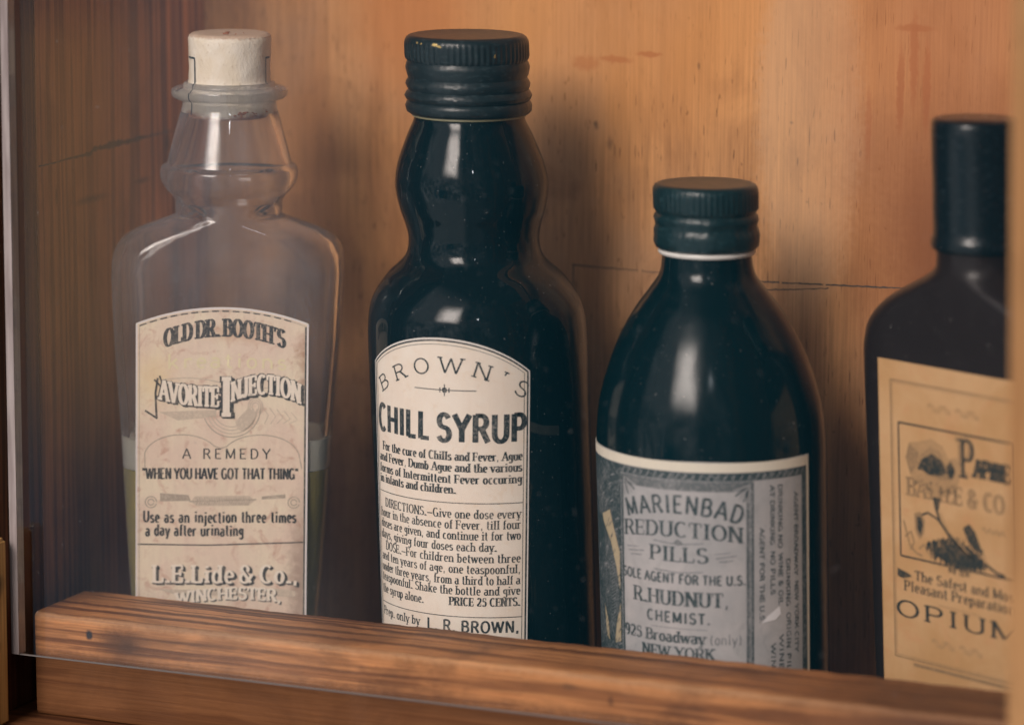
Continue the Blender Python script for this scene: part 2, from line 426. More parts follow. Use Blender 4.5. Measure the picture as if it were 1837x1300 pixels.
# ------------------------------------------------------------------ mesh helpers
def make(name, bm, mats, parent=None, smooth=True, loc=(0, 0, 0), rotz=0.0):
    me = bpy.data.meshes.new(name)
    bmesh.ops.recalc_face_normals(bm, faces=bm.faces) if smooth != 'keep' else None
    for v in bm.verts: v.co *= S
    for f in bm.faces: f.smooth = bool(smooth)
    bm.to_mesh(me); bm.free()
    for mt in (mats if isinstance(mats, list) else [mats]): me.materials.append(mt)
    o = bpy.data.objects.new(name, me); COL.objects.link(o)
    o.location = Vector(loc) * S; o.rotation_euler = (0, 0, rotz)
    if parent: o.parent = parent
    if smooth and smooth != 'keep':
        me.set_sharp_from_angle(angle=radians(40))
    return o


def thing(name, label, cat, loc, rotz=0.0, group=None):
    o = bpy.data.objects.new(name, None); COL.objects.link(o)
    o.empty_display_size = .02
    o.location = Vector(loc) * S; o.rotation_euler = (0, 0, rotz)
    o['label'] = label; o['category'] = cat
    if group: o['group'] = group
    return o


def tag(o, label, cat, group=None, kind=None):
    o['label'] = label; o['category'] = cat
    if group: o['group'] = group
    if kind: o['kind'] = kind
    return o


def spline(pts, n=8):
    """Catmull-Rom through (z, r...) tuples"""
    out = []
    P = [pts[0]] + list(pts) + [pts[-1]]
    for i in range(1, len(P) - 2):
        for j in range(n):
            t = j / n
            q = []
            for a, b, c, d in zip(P[i - 1], P[i], P[i + 1], P[i + 2]):
                q.append(.5 * (2 * b + (c - a) * t + (2 * a - 5 * b + 4 * c - d) * t * t + (3 * b - a - 3 * c + d) * t ** 3))
            out.append(tuple(q))
    out.append(tuple(pts[-1]))
    return out


class Lean:
    """old bottles do not stand quite true: the axis drifts sideways with height"""
    def __init__(s, c, k): s.c, s.k = c, k
    def __call__(s, z): return s.c + s.k * z


def rings_mesh(bm, rings, close_ends=(True, True), mat=0):
    prev = None; allr = []
    for ring in rings:
        vs_ = [bm.verts.new(p) for p in ring]
        if prev:
            n = len(vs_)
            for i in range(n):
                f = bm.faces.new((prev[i], prev[(i + 1) % n], vs_[(i + 1) % n], vs_[i])); f.material_index = mat
        prev = vs_; allr.append(vs_)
    if close_ends[0]: bm.faces.new(list(reversed(allr[0]))).material_index = mat
    if close_ends[1]: bm.faces.new(allr[-1]).material_index = mat
    return allr


SIDE = Vector((cos(YAW), sin(YAW), 0))


def lathe(bm, prof, lean, n=96, mod=None, ends=(True, True), mat=0, rotz=0.0):
    """prof: (z, r). lean shifts along the picture's sideways direction (turned into the object's own frame)"""
    sd = Matrix.Rotation(-rotz, 3, 'Z') @ SIDE
    rings = []
    for z, r in prof:
        o = sd * lean(z)
        ring = []
        for i in range(n):
            a = 2 * pi * i / n
            rr = r + (mod(a, z) if mod else 0)
            ring.append((o.x + rr * cos(a), o.y + rr * sin(a), z))
        rings.append(ring)
    rings_mesh(bm, rings, ends, mat)


def rrect(a, b, c, n=14):
    """rounded rectangle outline, half sizes a, b, corner radius c"""
    c = min(c, a - .01, b - .01)
    pts = []
    for sx, sy, t0 in ((1, 1, 0), (-1, 1, 90), (-1, -1, 180), (1, -1, 270)):
        for i in range(n + 1):
            t = radians(t0 + 90 * i / n)
            pts.append((sx * (a - c) + c * cos(t), sy * (b - c) + c * sin(t)))
    return pts


def box(bm, x0, x1, y0, y1, z0, z1, mat=0):
    r = bmesh.ops.create_cube(bm, size=1)
    for v in r['verts']:
        v.co = Vector(((x0 + x1) / 2 + v.co.x * (x1 - x0), (y0 + y1) / 2 + v.co.y * (y1 - y0), (z0 + z1) / 2 + v.co.z * (z1 - z0)))
    for f in {f for v in r['verts'] for f in v.link_faces}: f.material_index = mat
    return r['verts']


# ------------------------------------------------------------------ a stroke alphabet for the printed labels
def A(cx, cy, rx, ry, t0, t1, n=None):
    n = n or max(4, int(abs(t1 - t0) / 18))
    return [(cx + rx * cos(radians(t0 + (t1 - t0) * i / n)), cy + ry * sin(radians(t0 + (t1 - t0) * i / n))) for i in range(n + 1)]


XH = .66
G = {
 'A': (.74, [[(.02, 0), (.37, 1)], [(.37, 1), (.72, 0)], [(.15, .34), (.59, .34)]]),
 'B': (.66, [[(.1, 0), (.1, 1)], [(.1, .97), (.34, .97)] + A(.34, .745, .2, .225, 90, -90) + [(.1, .52)], [(.1, .52), (.36, .52)] + A(.36, .275, .24, .245, 90, -90) + [(.1, .03)]]),
 'C': (.68, [A(.36, .5, .3, .48, 48, 312)]),
 'D': (.72, [[(.1, 0), (.1, 1)], [(.1, .97), (.32, .97)] + A(.32, .5, .33, .47, 90, -90) + [(.1, .03)]]),
 'E': (.6, [[(.1, 0), (.1, 1)], [(.1, .965), (.55, .965)], [(.1, .51), (.46, .51)], [(.1, .035), (.56, .035)]]),
 'F': (.58, [[(.1, 0), (.1, 1)], [(.1, .965), (.55, .965)], [(.1, .51), (.46, .51)]]),
 'G': (.72, [A(.36, .5, .3, .48, 48, 330) , [(.62, .02), (.62, .44)], [(.42, .44), (.7, .44)]]),
 'H': (.74, [[(.1, 0), (.1, 1)], [(.64, 0), (.64, 1)], [(.1, .5), (.64, .5)]]),
 'I': (.32, [[(.16, 0), (.16, 1)]]),
 'J': (.5, [[(.36, 1), (.36, .24)] + A(.2, .24, .16, .22, 0, -165)]),
 'K': (.7, [[(.1, 0), (.1, 1)], [(.1, .38), (.62, 1)], [(.28, .58), (.66, 0)]]),
 'L': (.58, [[(.1, 0), (.1, 1)], [(.1, .035), (.55, .035)]]),
 'M': (.88, [[(.1, 0), (.1, 1)], [(.1, 1), (.44, .08)], [(.44, .08), (.78, 1)], [(.78, 0), (.78, 1)]]),
 'N': (.74, [[(.1, 0), (.1, 1)], [(.1, 1), (.64, 0)], [(.64, 0), (.64, 1)]]),
 'O': (.76, [A(.38, .5, .32, .48, 90, 450)]),
 'P': (.62, [[(.1, 0), (.1, 1)], [(.1, .97), (.34, .97)] + A(.34, .72, .22, .25, 90, -90) + [(.1, .47)]]),
 'Q': (.76, [A(.38, .5, .32, .48, 90, 450), [(.42, .24), (.7, -.08)]]),
 'R': (.68, [[(.1, 0), (.1, 1)], [(.1, .97), (.34, .97)] + A(.34, .735, .22, .235, 90, -90) + [(.1, .5)], [(.36, .5), (.64, 0)]]),
 'S': (.6, [A(.3, .745, .215, .235, 25, 270) + A(.3, .265, .24, .245, 90, -160)[1:]]),
 'T': (.64, [[(.32, 0), (.32, 1)], [(.02, .965), (.62, .965)]]),
 'U': (.72, [[(.1, 1), (.1, .3)] + A(.36, .3, .26, .28, 180, 360) + [(.62, 1)]]),
 'V': (.72, [[(.02, 1), (.36, 0)], [(.36, 0), (.7, 1)]]),
 'W': (1.0, [[(.02, 1), (.27, 0)], [(.27, 0), (.5, .95)], [(.5, .95), (.73, 0)], [(.73, 0), (.98, 1)]]),
 'X': (.7, [[(.04, 1), (.66, 0)], [(.04, 0), (.66, 1)]]),
 'Y': (.7, [[(.02, 1), (.35, .46)], [(.68, 1), (.35, .46)], [(.35, .46), (.35, 0)]]),
 'Z': (.62, [[(.04, .965), (.58, .965)], [(.58, .965), (.04, .035)], [(.04, .035), (.6, .035)]]),
 'a': (.54, [A(.24, .2, .18, .19, 70, 430), [(.42, XH * .72), (.42, .02)], A(.25, XH * .72, .17, .18, 0, 150)]),
 'b': (.56, [[(.1, 0), (.1, 1)], A(.29, XH / 2, .19, XH / 2 - .01, 180, -180)]),
 'c': (.48, [A(.27, XH / 2, .2, XH / 2 - .01, 50, 310)]),
 'd': (.58, [[(.46, 0), (.46, 1)], A(.27, XH / 2, .19, XH / 2 - .01, 0, 360)]),
 'e': (.5, [[(.08, XH * .52), (.44, XH * .52)] + A(.27, XH / 2, .19, XH / 2 - .01, 10, 310)]),
 'f': (.36, [[(.16, 0), (.16, .78)] + A(.3, .8, .14, .17, 180, 60), [(.02, XH - .02), (.32, XH - .02)]]),
 'g': (.54, [A(.26, .4, .17, .24, 0, 360), [(.46, XH), (.46, -.05)] + A(.27, -.06, .19, .2, 0, -150)]),
 'h': (.6, [[(.1, 0), (.1, 1)], A(.3, XH * .6, .2, XH * .37, 170, 0) + [(.5, 0)]]),
 'i': (.3, [[(.15, 0), (.15, XH)], [(.15, .82), (.15, .95)]]),
 'j': (.3, [[(.16, XH), (.16, -.1)] + A(.04, -.1, .12, .15, 0, -120), [(.16, .82), (.16, .95)]]),
 'k': (.58, [[(.1, 0), (.1, 1)], [(.1, .22), (.46, XH)], [(.24, .38), (.52, 0)]]),
 'l': (.3, [[(.15, 0), (.15, 1)]]),
 'm': (.86, [[(.1, 0), (.1, XH)], A(.27, XH * .62, .17, XH * .35, 170, 0) + [(.44, 0)], A(.61, XH * .62, .17, XH * .35, 170, 0) + [(.78, 0)]]),
 'n': (.6, [[(.1, 0), (.1, XH)], A(.3, XH * .6, .2, XH * .37, 170, 0) + [(.5, 0)]]),
 'o': (.54, [A(.27, XH / 2, .2, XH / 2 - .01, 90, 450)]),
 'p': (.56, [[(.1, -.28), (.1, XH)], A(.29, XH / 2, .19, XH / 2 - .01, 180, -180)]),
 'q': (.56, [[(.46, -.28), (.46, XH)], A(.27, XH / 2, .19, XH / 2 - .01, 0, 360)]),
 'r': (.44, [[(.1, 0), (.1, XH)], A(.3, XH * .58, .2, XH * .38, 165, 55)]),
 's': (.44, [A(.22, XH * .74, .15, XH * .235, 25, 270) + A(.22, XH * .265, .165, XH * .25, 90, -160)[1:]]),
 't': (.36, [[(.15, .9), (.15, .16)] + A(.28, .16, .13, .15, 180, 300), [(.02, XH - .02), (.32, XH - .02)]]),
 'u': (.6, [[(.1, XH), (.1, .22)] + A(.29, .22, .19, .21, 180, 340), [(.5, 0), (.5, XH)]]),
 'v': (.54, [[(.03, XH), (.27, 0)], [(.27, 0), (.51, XH)]]),
 'w': (.78, [[(.03, XH), (.22, 0)], [(.22, 0), (.39, XH)], [(.39, XH), (.56, 0)], [(.56, 0), (.75, XH)]]),
 'x': (.54, [[(.04, XH), (.5, 0)], [(.04, 0), (.5, XH)]]),
 'y': (.54, [[(.03, XH), (.28, 0)], [(.51, XH), (.16, -.28)]]),
 'z': (.48, [[(.05, XH - .03), (.43, XH - .03)], [(.43, XH - .03), (.05, .03)], [(.05, .03), (.44, .03)]]),
 '0': (.6, [A(.3, .5, .22, .48, 90, 450)]),
 '2': (.58, [A(.28, .72, .2, .26, 160, -25) + [(.06, .04)], [(.06, .035), (.52, .035)]]),
 '5': (.58, [[(.48, .965), (.14, .965)], [(.14, .965), (.11, .55)], A(.27, .31, .22, .29, 125, -150)]),
 '9': (.6, [A(.3, .68, .2, .3, 0, 360), [(.5, .66)] + A(.26, .4, .24, .38, 20, -110)]),
 '.': (.26, [[(.13, -.01), (.13, .14)]]),
 ',': (.26, [[(.14, .13), (.1, -.14)]]),
 "'": (.24, [[(.13, 1.0), (.1, .74)]]),
 '"': (.34, [[(.1, 1.0), (.08, .76)], [(.25, 1.0), (.23, .76)]]),
 '-': (.7, [[(.0, .34), (.7, .34)], [(.0, .385), (.7, .385)]]),
 '(': (.34, [A(.36, .42, .26, .6, 125, 235)]),
 ')': (.34, [A(-.02, .42, .26, .6, 55, -55)]),
 '&': (.8, [A(.3, .77, .17, .2, -40, 200) + [(.62, .02)], A(.29, .27, .23, .25, 75, 320) + [(.7, .5)]]),
 '_': (.5, []),
}


class Ink:
    """flat print collected in label coordinates (u across, v up, millimetres), then wrapped onto the label's surface"""
    def __init__(s):
        s.bm = bmesh.new(); s.k = 0

    def _h(s, layer):
        s.k += 1
        return layer * .03 + (s.k % 6) * .0045

    def poly(s, pts, mat=1, layer=1):
        h = s._h(layer)
        vs_ = [s.bm.verts.new((u, v, h)) for u, v in pts]
        try:
            f = s.bm.faces.new(vs_)
        except ValueError:
            return
        f.material_index = mat
        if f.normal.length == 0: f.normal_update()
        if len(vs_) > 4:
            bmesh.ops.triangulate(s.bm, faces=[f])

    def ribbon(s, pts, wf, mat=1, layer=1, closed=False):
        """a line whose half-width is wf(direction angle)"""
        if len(pts) < 2: return
        h = s._h(layer)
        n = len(pts); L = []; R = []
        for i, (x, y) in enumerate(pts):
            if closed: a, b = pts[(i - 1) % n], pts[(i + 1) % n]
            else: a, b = pts[max(0, i - 1)], pts[min(n - 1, i + 1)]
            dx_, dy_ = b[0] - a[0], b[1] - a[1]
            d = hypot(dx_, dy_) or 1
            w = wf(dx_ / d, dy_ / d)
            L.append(s.bm.verts.new((x - dy_ / d * w, y + dx_ / d * w, h)))
            R.append(s.bm.verts.new((x + dy_ / d * w, y - dx_ / d * w, h)))
        for i in range(n if closed else n - 1):
            j = (i + 1) % n
            f = s.bm.faces.new((R[i], R[j], L[j], L[i])); f.material_index = mat

    def line(s, pts, w, mat=1, layer=1, closed=False):
        out = []
        m_ = len(pts) if closed else len(pts) - 1
        for i in range(m_):
            a, b = pts[i], pts[(i + 1) % len(pts)]
            k = max(1, int(hypot(b[0] - a[0], b[1] - a[1]) / 1.2))
            out += [(a[0] + (b[0] - a[0]) * j / k, a[1] + (b[1] - a[1]) * j / k) for j in range(k)]
        if not closed: out.append(pts[-1])
        s.ribbon(out, lambda x, y: w / 2, mat, layer, closed)

    def text(s, t, u0, u1, v, h, thick=.15, thin=.06, serif=.09, gap=.10, word=.36, arch=None, rot=False, mat=1, layer=1, off=(0, 0),
             vert=False, jit=.0):
        """t set between u0 and u1 (squeezed to fit), baseline v, cap height h; arch(u) lifts the baseline"""
        gl_ = []; x = 0
        for ch in t:
            if ch == ' ':
                x += word; continue
            adv, st = G.get(ch, G['_'])
            gl_.append((x, adv, st)); x += adv + gap
        nat = x - gap
        hs = (u1 - u0) / nat / h
        for x0, adv, st in gl_:
            uc = u0 + (x0 + adv / 2) * h * hs
            dv = arch(uc) if arch else 0
            ang = atan2(arch(uc + .5) - arch(uc - .5), 1.0) if arch and rot else 0
            jv = random.uniform(-jit, jit)

            def tr_(p):
                X = (p[0] - adv / 2) * h * hs; Y = p[1] * h
                if rot:
                    q = (uc + X * cos(ang) - Y * sin(ang), v + dv + X * sin(ang) + Y * cos(ang))
                else:
                    q = (uc + X, v + Y + (arch(uc + X) if arch else 0))
                q = (q[0] + off[0], q[1] + off[1] + jv)
                return (u0 + (q[1] - v), v - (q[0] - u0)) if vert else q
            T, N_ = thick * h, thin * h
            for pts in st:
                straight = len(pts) == 2
                if straight:
                    (xa, ya), (xb, yb) = pts
                    slash = (xb - xa) * (yb - ya)
                    vertical = abs(xb - xa) < .02
                    k = (T if (vertical or slash < 0) else N_ * 1.35) if abs(yb - ya) > .05 else N_
                    if thick == thin: k = T
                    q = [tr_(pts[0]), tr_(pts[1])]
                    s.ribbon(q, lambda a, b, k=k: k / 2, mat, layer)
                else:
                    q = [tr_(p) for p in pts]
                    sq = [(p[0] * hs, p[1]) for p in pts]
                    hw = []
                    for i in range(len(sq)):
                        a, b = sq[max(0, i - 1)], sq[min(len(sq) - 1, i + 1)]
                        d = hypot(b[0] - a[0], b[1] - a[1]) or 1
                        hw.append((N_ + (T - N_) * abs((b[1] - a[1]) / d) ** 1.4) / 2)
                    it = iter(hw)
                    s.ribbon(q, lambda a, b, it=it: next(it), mat, layer)
                if serif and not (t in '.,')and len(pts) >= 2:
                    ends = []
                    for e, o in ((pts[0], pts[1]), (pts[-1], pts[-2])):
                        if abs(e[1] - o[1]) < .1: continue
                        if not any(abs(e[1] - yy) < .03 for yy in (0, 1, XH, -.28)): continue
                        if len(pts) > 2 and abs(e[0] - o[0]) > .06: continue
                        clash = False
                        for q2 in st:
                            if q2 is pts: continue
                            for e2, o2 in ((q2[0], q2[1]), (q2[-1], q2[-2])):
                                if hypot(e[0] - e2[0], e[1] - e2[1]) < .05 and abs(e2[1] - o2[1]) > .1:
                                    clash = True
                        if abs(pts[0][0] - pts[1][0]) > .02 and clash: continue
                        ends.append(e)
                    for e in ends:
                        sg = 1 if e[1] < .1 else -1
                        half = serif / hs / 1.0 + thick / hs / 2
                        a, b = (e[0] - half, e[1] + sg * thin / 2), (e[0] + half, e[1] + sg * thin / 2)
                        s.ribbon([tr_(a), tr_(b)], lambda x_, y_: N_ / 2, mat, layer)
                    if straight and abs(pts[0][1] - pts[1][1]) < .02 and pts[0][1] not in (.34,) and len(st) > 1:
                        for e in pts:
                            if any(abs(q2[0][0] - e[0]) < .02 or abs(q2[1][0] - e[0]) < .02 for q2 in st if q2 is not pts and len(q2) == 2 and abs(q2[0][1] - q2[1][1]) > .3): continue
                            if e[1] > .8: ya, yb = e[1], e[1] - .24
                            elif e[1] < .2: ya, yb = e[1], e[1] + .26
                            elif e[1] == .51: ya, yb = e[1] - .12, e[1] + .12
                            else: continue
                            s.ribbon([tr_((e[0], ya)), tr_((e[0], yb))], lambda x_, y_: N_ / 2, mat, layer)

    def build(s, name, mats, wrap, parent, base):
        for _ in range(4):
            long_ = [e for e in s.bm.edges if abs(e.verts[0].co.x - e.verts[1].co.x) > 1.6]
            if not long_: break
            bmesh.ops.subdivide_edges(s.bm, edges=long_, cuts=1, use_grid_fill=False)
        bmesh.ops.triangulate(s.bm, faces=[f for f in s.bm.faces if len(f.verts) > 4])
        for v in s.bm.verts:
            v.co = wrap(v.co.x, v.co.y, base + v.co.z)
        o = make(name, s.bm, mats, parent, smooth='keep')
        return o


def label_sheet(bm, wrap, outline_top, u0, u1, v0, thick=.12, nu=40, nv=24, mat=0):
    """the paper itself: a thin closed sheet on the bottle"""
    F = []; B = []
    for i in range(nu + 1):
        u = u0 + (u1 - u0) * i / nu
        top = outline_top(u)
        F.append([]); B.append([])
        for j in range(nv + 1):
            v = v0 + (top - v0) * j / nv
            w = .035 * mnoise.noise(Vector((u * .12, v * .12, v0)))
            F[i].append(bm.verts.new(wrap(u, v, thick + w * .3)))
            B[i].append(bm.verts.new(wrap(u, v, -.02)))
    for i in range(nu):
        for j in range(nv):
            bm.faces.new((F[i][j], F[i + 1][j], F[i + 1][j + 1], F[i][j + 1])).material_index = mat
            bm.faces.new((B[i][j + 1], B[i + 1][j + 1], B[i + 1][j], B[i][j])).material_index = mat
    rim = [(i, 0) for i in range(nu)] + [(nu, j) for j in range(nv)] + [(nu - i, nv) for i in range(nu)] + [(0, nv - j) for j in range(nv)]
    for a, b in zip(rim, rim[1:] + rim[:1]):
        bm.faces.new((B[a[0]][a[1]], B[b[0]][b[1]], F[b[0]][b[1]], F[a[0]][a[1]])).material_index = 4


def cyl_wrap(R, az0, lean, shear=0.0, vmid=58.0):
    def w(u, v, h):
        a = az0 + (u + shear * (v - vmid)) / R
        o = SIDE * lean(v)
        return Vector((o.x + (R + h) * sin(a), o.y - (R + h) * cos(a), v))
    return w


def arc_top(u0, u1, vc, va):
    uc, hw = (u0 + u1) / 2, (u1 - u0) / 2
    s_ = va - vc
    R = (hw * hw + s_ * s_) / (2 * s_)
    return lambda u: va - R + sqrt(max(0, R * R - (u - uc) ** 2))


# ================================================================== THE SETTING
bm = bmesh.new()
box(bm, -125, 215, 110, 122, -12, 330)
# pencil lines ruled across the board, slightly broken
def strip(bm, pts, w, y, mat=1):
    L = []
    for i, (x, z) in enumerate(pts):
        ww = w * random.uniform(.6, 1.2)
        L.append((bm.verts.new((x, y, z - ww / 2)), bm.verts.new((x, y, z + ww / 2))))
    for a, b in zip(L, L[1:]):
        if random.random() < .985:
            bm.faces.new((a[0], b[0], b[1], a[1])).material_index = mat
def hand(x0, z0, x1, z1, n=60, amp=.12):
    return [(x0 + (x1 - x0) * i / n, z0 + (z1 - z0) * i / n + random.uniform(-amp, amp)) for i in range(n + 1)]
strip(bm, hand(5.5, 108.6, 60, 107.6, 60), .28, 109.97)
strip(bm, hand(60, 107.6, 103, 108.6, 60, .08), .42, 109.97)
strip(bm, hand(57, 105.2, 78, 107.1, 20), .32, 109.96)
for i, (x, z0, z1) in enumerate(((5.6, 101, 109),)):
    vs_ = [bm.verts.new(p) for p in ((x, 109.955, z0), (x + .25, 109.955, z0), (x + .3, 109.955, z1), (x, 109.955, z1))]
    bm.faces.new(vs_).material_index = 1
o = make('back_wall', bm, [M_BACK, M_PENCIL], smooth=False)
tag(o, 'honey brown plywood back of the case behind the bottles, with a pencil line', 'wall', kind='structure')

bm = bmesh.new()
box(bm, -125, -105, 17.2, 109.9, -12, 330)
def strip_side(pts, w, x):
    L = []
    for i, (y, z) in enumerate(pts):
        ww = w(i / len(pts)) * random.uniform(.7, 1.3)
        L.append((bm.verts.new((x, y, z - ww / 2)), bm.verts.new((x, y, z + ww / 2))))
    for a, b in zip(L, L[1:]):
        bm.faces.new((a[0], b[0], b[1], a[1])).material_index = 1
strip_side([(18 + 72 * i / 60, 140.3 + (-.4 if i < 24 else .5) + random.uniform(-.15, .15) + i * .006) for i in range(61)], lambda t: .4 + 1.5 * max(0, sin(t * pi * 1.15 - .35)) ** 3 * random.uniform(.5, 1.2), -104.97)
o = make('left_wall', bm, [M_SIDE, M_PENCIL], smooth=False)
tag(o, 'brown pine side of the case left of the clear bottle, with vertical grain', 'wall', kind='structure')

bm = bmesh.new(); box(bm, -104.9, 204.9, 80, 85, 216, 330)  # unseen board, added to block the strip lamp from the bottles
o = make('lamp_shield', bm, M_SIDE, smooth=False)
tag(o, 'wooden batten added out of view to keep the strip lamp off the bottles', 'batten', kind='structure')
bm = bmesh.new(); box(bm, 205, 222, -30, 109.9, -12, 330)
o = make('right_wall', bm, M_SIDE, smooth=False)
tag(o, 'brown pine side of the case at its right end', 'wall', kind='structure')

bm = bmesh.new(); box(bm, -125, 222, -60, 122.1, -24, 0)
o = make('shelf', bm, M_SHELF, smooth=False)
tag(o, 'dark brown shelf board the bottles and the rail stand on', 'shelf', kind='structure')

# ------------------------------------------------------------------ wooden pieces
bm = bmesh.new(); box(bm, -125, -105.0, -12, 17.0, 0.05, 330)
bmesh.ops.bevel(bm, geom=bm.edges[:], offset=.6, segments=2, affect='EDGES')
o = make('corner_stile', bm, M_STILE, smooth=False)
tag(o, 'dark reddish wooden upright at the left front corner of the case', 'post')

# the rail in front of the bottles
bm = bmesh.new()
nx = 150
x0, x1 = -97.7, 204.9
sec = rrect(13.5, 13.5, 1.1, 4)
rings = []
for i in range(nx + 1):
    x = x0 + (x1 - x0) * i / nx
    ring = []
    for (a, b) in sec:
        w = .42 * mnoise.noise(Vector((x * .10, a * .3, b * .3))) + .26 * mnoise.noise(Vector((x * .6, a, b)))
        kx = (.55 * mnoise.noise(Vector((a * .25, b * .25, 3))) if i == 0 else 0)
        ring.append((x + kx, 13.5 + a + w * (1 if a > 0 else -1) * .5, 13.6 + b + w * .6 * (1 if b > 0 else 0)))
    rings.append(ring)
rings_mesh(bm, rings)
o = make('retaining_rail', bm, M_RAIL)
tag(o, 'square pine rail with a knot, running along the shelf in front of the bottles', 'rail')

bm = bmesh.new(); box(bm, -104.9, -99.7, -18, -10.2, .05, 48.6)
bmesh.ops.bevel(bm, geom=bm.edges[:], offset=.8, segments=3, affect='EDGES')
o = make('wood_block', bm, M_BLOCK)
tag(o, 'small yellowish wood block with nail holes at the lower left corner of the pane', 'block')

bm = bmesh.new()
for v in box(bm, 176.0, 205, -62, -40, .05, 330):
    v.co.x += (200 - v.co.z) * .02 if v.co.x < 190 else 0
bmesh.ops.bevel(bm, geom=bm.edges[:], offset=1.2, segments=3, affect='EDGES')
o = make('door_post', bm, M_POST)
tag(o, 'pale tan wooden post closest to the viewer, cutting off the opium bottle', 'post')

# sliding glass in front of everything
pane = thing('glass_pane', 'clear sliding glass pane whose lower edge crosses the front of the pine rail', 'glass', (0, -6, 17.6))
bm = bmesh.new(); box(bm, -98.2, 200, -1.5, 1.5, .25, 300)
make('sheet', bm, M_PANE, pane, smooth=False)
bm = bmesh.new(); box(bm, -100.4, -98.25, -1.7, 1.7, 0, 300)
make('side_edge', bm, M_EDGE, pane, smooth=False)
bm = bmesh.new(); box(bm, -98.2, 200, -1.5, -.8, -.12, .2)
make('bottom_edge', bm, M_EDGE2, pane, smooth=False)

BOTTLES = 'old medicine bottles on the shelf'

# ================================================================== tall black bottle of chill syrup
lean = Lean(3.83, -.0402)
t = thing('syrup_bottle', 'tall black double-waisted glass bottle with cream chill syrup label and black screw cap', 'bottle', (-.9, 62, 0), 0, BOTTLES)
prof = [(0.1, 25.6), (.6, 26.8), (2, 27.8), (4, 28.2)] + spline([(10, 28.2), (45, 28.3), (67, 28.4), (90, 28.5), (101, 28.15), (107, 26.6), (112.7, 22.7), (117.3, 18.0), (121.8, 16.85), (126, 17.6), (130.2, 18.9), (135.9, 19.75), (141.7, 18.8), (148.8, 16.1), (152.5, 14.4), (154.6, 14.1), (158, 14.0)], 7) + [(165, 13.6)]
bm = bmesh.new(); lathe(bm, prof, lean, 128)
make('glass_body', bm, M_BLACK, t)
cap = [(154.2, 14.3), (154.25, 15.2), (154.9, 16.0), (156.2, 16.3), (157.2, 16.0), (157.6, 15.55), (158.0, 16.0), (158.9, 16.35), (159.8, 16.0), (160.4, 15.45), (161.0, 15.75), (161.9, 16.0), (162.8, 15.7), (163.5, 15.25), (164.4, 15.55), (166.1, 16.0), (167.2, 15.75), (167.8, 15.35)]
cap2 = [(168.4, 15.75), (169.2, 15.9), (171.8, 15.9), (172.9, 15.85), (173.7, 15.45), (174.2, 14.8), (174.4, 14.0), (174.2, 12.5), (174.25, .6)]
def cmod(a, z):
    if 168.3 < z < 172.5: return .13 * cos(a * 64) - .04
    if z < 168: return .20 * mnoise.noise(Vector((cos(a) * 2.6, sin(a) * 2.6, z * .5))) + .07 * mnoise.noise(Vector((cos(a) * 14, sin(a) * 14, z * 1.5)))
    return .0
bm = bmesh.new(); lathe(bm, [(174.25 if False else z, r) for z, r in cap] + cap2, lean, 384, cmod)
cp = make('screw_cap', bm, M_CAP, t)
# gilt showing where the lacquer is chipped
bm = bmesh.new()
def chip(a, z, wa, hz, r=16.0):
    o_ = SIDE * lean(z)
    pts = []
    for k in range(9):
        th = 2 * pi * k / 9
        q = random.uniform(.55, 1.15)
        aa = a + wa * q * cos(th) / r
        zz_ = z + hz * q * sin(th)
        rr = r + .12 if zz_ < 172.9 else r + .1 - (zz_ - 172.9) * .42
        pts.append(bm.verts.new((o_.x + rr * sin(aa), o_.y - rr * cos(aa), zz_)))
    c = bm.verts.new((o_.x + (r + .12) * sin(a), o_.y - (r + .12) * cos(a), z))
    for k in range(9): bm.faces.new((c, pts[k], pts[(k + 1) % 9]))
va = YAW
chip(va - .52, 173.0, 1.3, .55, 15.75); chip(va - .44, 172.6, .7, .4, 15.9); chip(va - .9, 173.1, .6, .3, 15.8); chip(va - .8, 173.0, .4, .25, 15.8); chip(va + .47, 170.1, .25, .6, 15.95)
make('worn_patch', bm, M_GILT, cp, smooth='keep')
bm = bmesh.new(); lathe(bm, [(153.7, 14.3), (153.6, 14.6), (153.8, 14.75), (154.1, 14.7), (154.15, 14.3)], lean, 128, ends=(False, False))
make('cap_liner', bm, M_LINER2, t)

PB = label_mats('syrup', (0.88, 0.77, 0.66), (0.90, 0.82, 0.72), (0.80, 0.62, 0.44), .35, (0.022, 0.035, 0.042), .22, (.86, .82, .78), fibre=.12)
U0, U1 = -23.5, 23.5
wrap = cyl_wrap(28.5, radians(.4), lean, .05)
top = arc_top(U0, U1, 91.8, 100.5)
bm = bmesh.new(); label_sheet(bm, wrap, top, U0, U1, 6, nu=64)
lab = make('paper_label', bm, PB, t)
I = Ink()
n = 48
def edge(d, top_, U0=U0, U1=U1, v0=6, n=48):
    return [(U0 + d, v0 + d)] + [(U0 + d + (U1 - U0 - 2 * d) * i / n, top_(U0 + d + (U1 - U0 - 2 * d) * i / n) - d * 1.05) for i in range(n + 1)] + [(U1 - d, v0 + d)]
I.line(edge(.16, top), .32, 4)
I.line(edge(.62, top), .42, 1)
I.line(edge(1.55, top), .14, 1)
SER = dict(thick=.14, thin=.055, serif=.10)
br = lambda u: -.0168 * (u - 1.6) ** 2
I.text("BROWN'S", -19.6, 22.2, 91.6, 4.0, thick=.125, thin=.085, serif=.11, gap=.34, arch=br, rot=True)
I.line([(-7, 87.2), (9.6, 87.2)], .22)
for r_ in (1,):
    I.poly([(1.4 + .75 * cos(k * pi / 4), 87.2 + .75 * sin(k * pi / 4)) for k in range(8)])
    I.line([(1.4, 85.7), (1.4, 88.7)], .25); I.line([(.2, 86.6), (.2, 87.8)], .3); I.line([(2.6, 86.6), (2.6, 87.8)], .3)
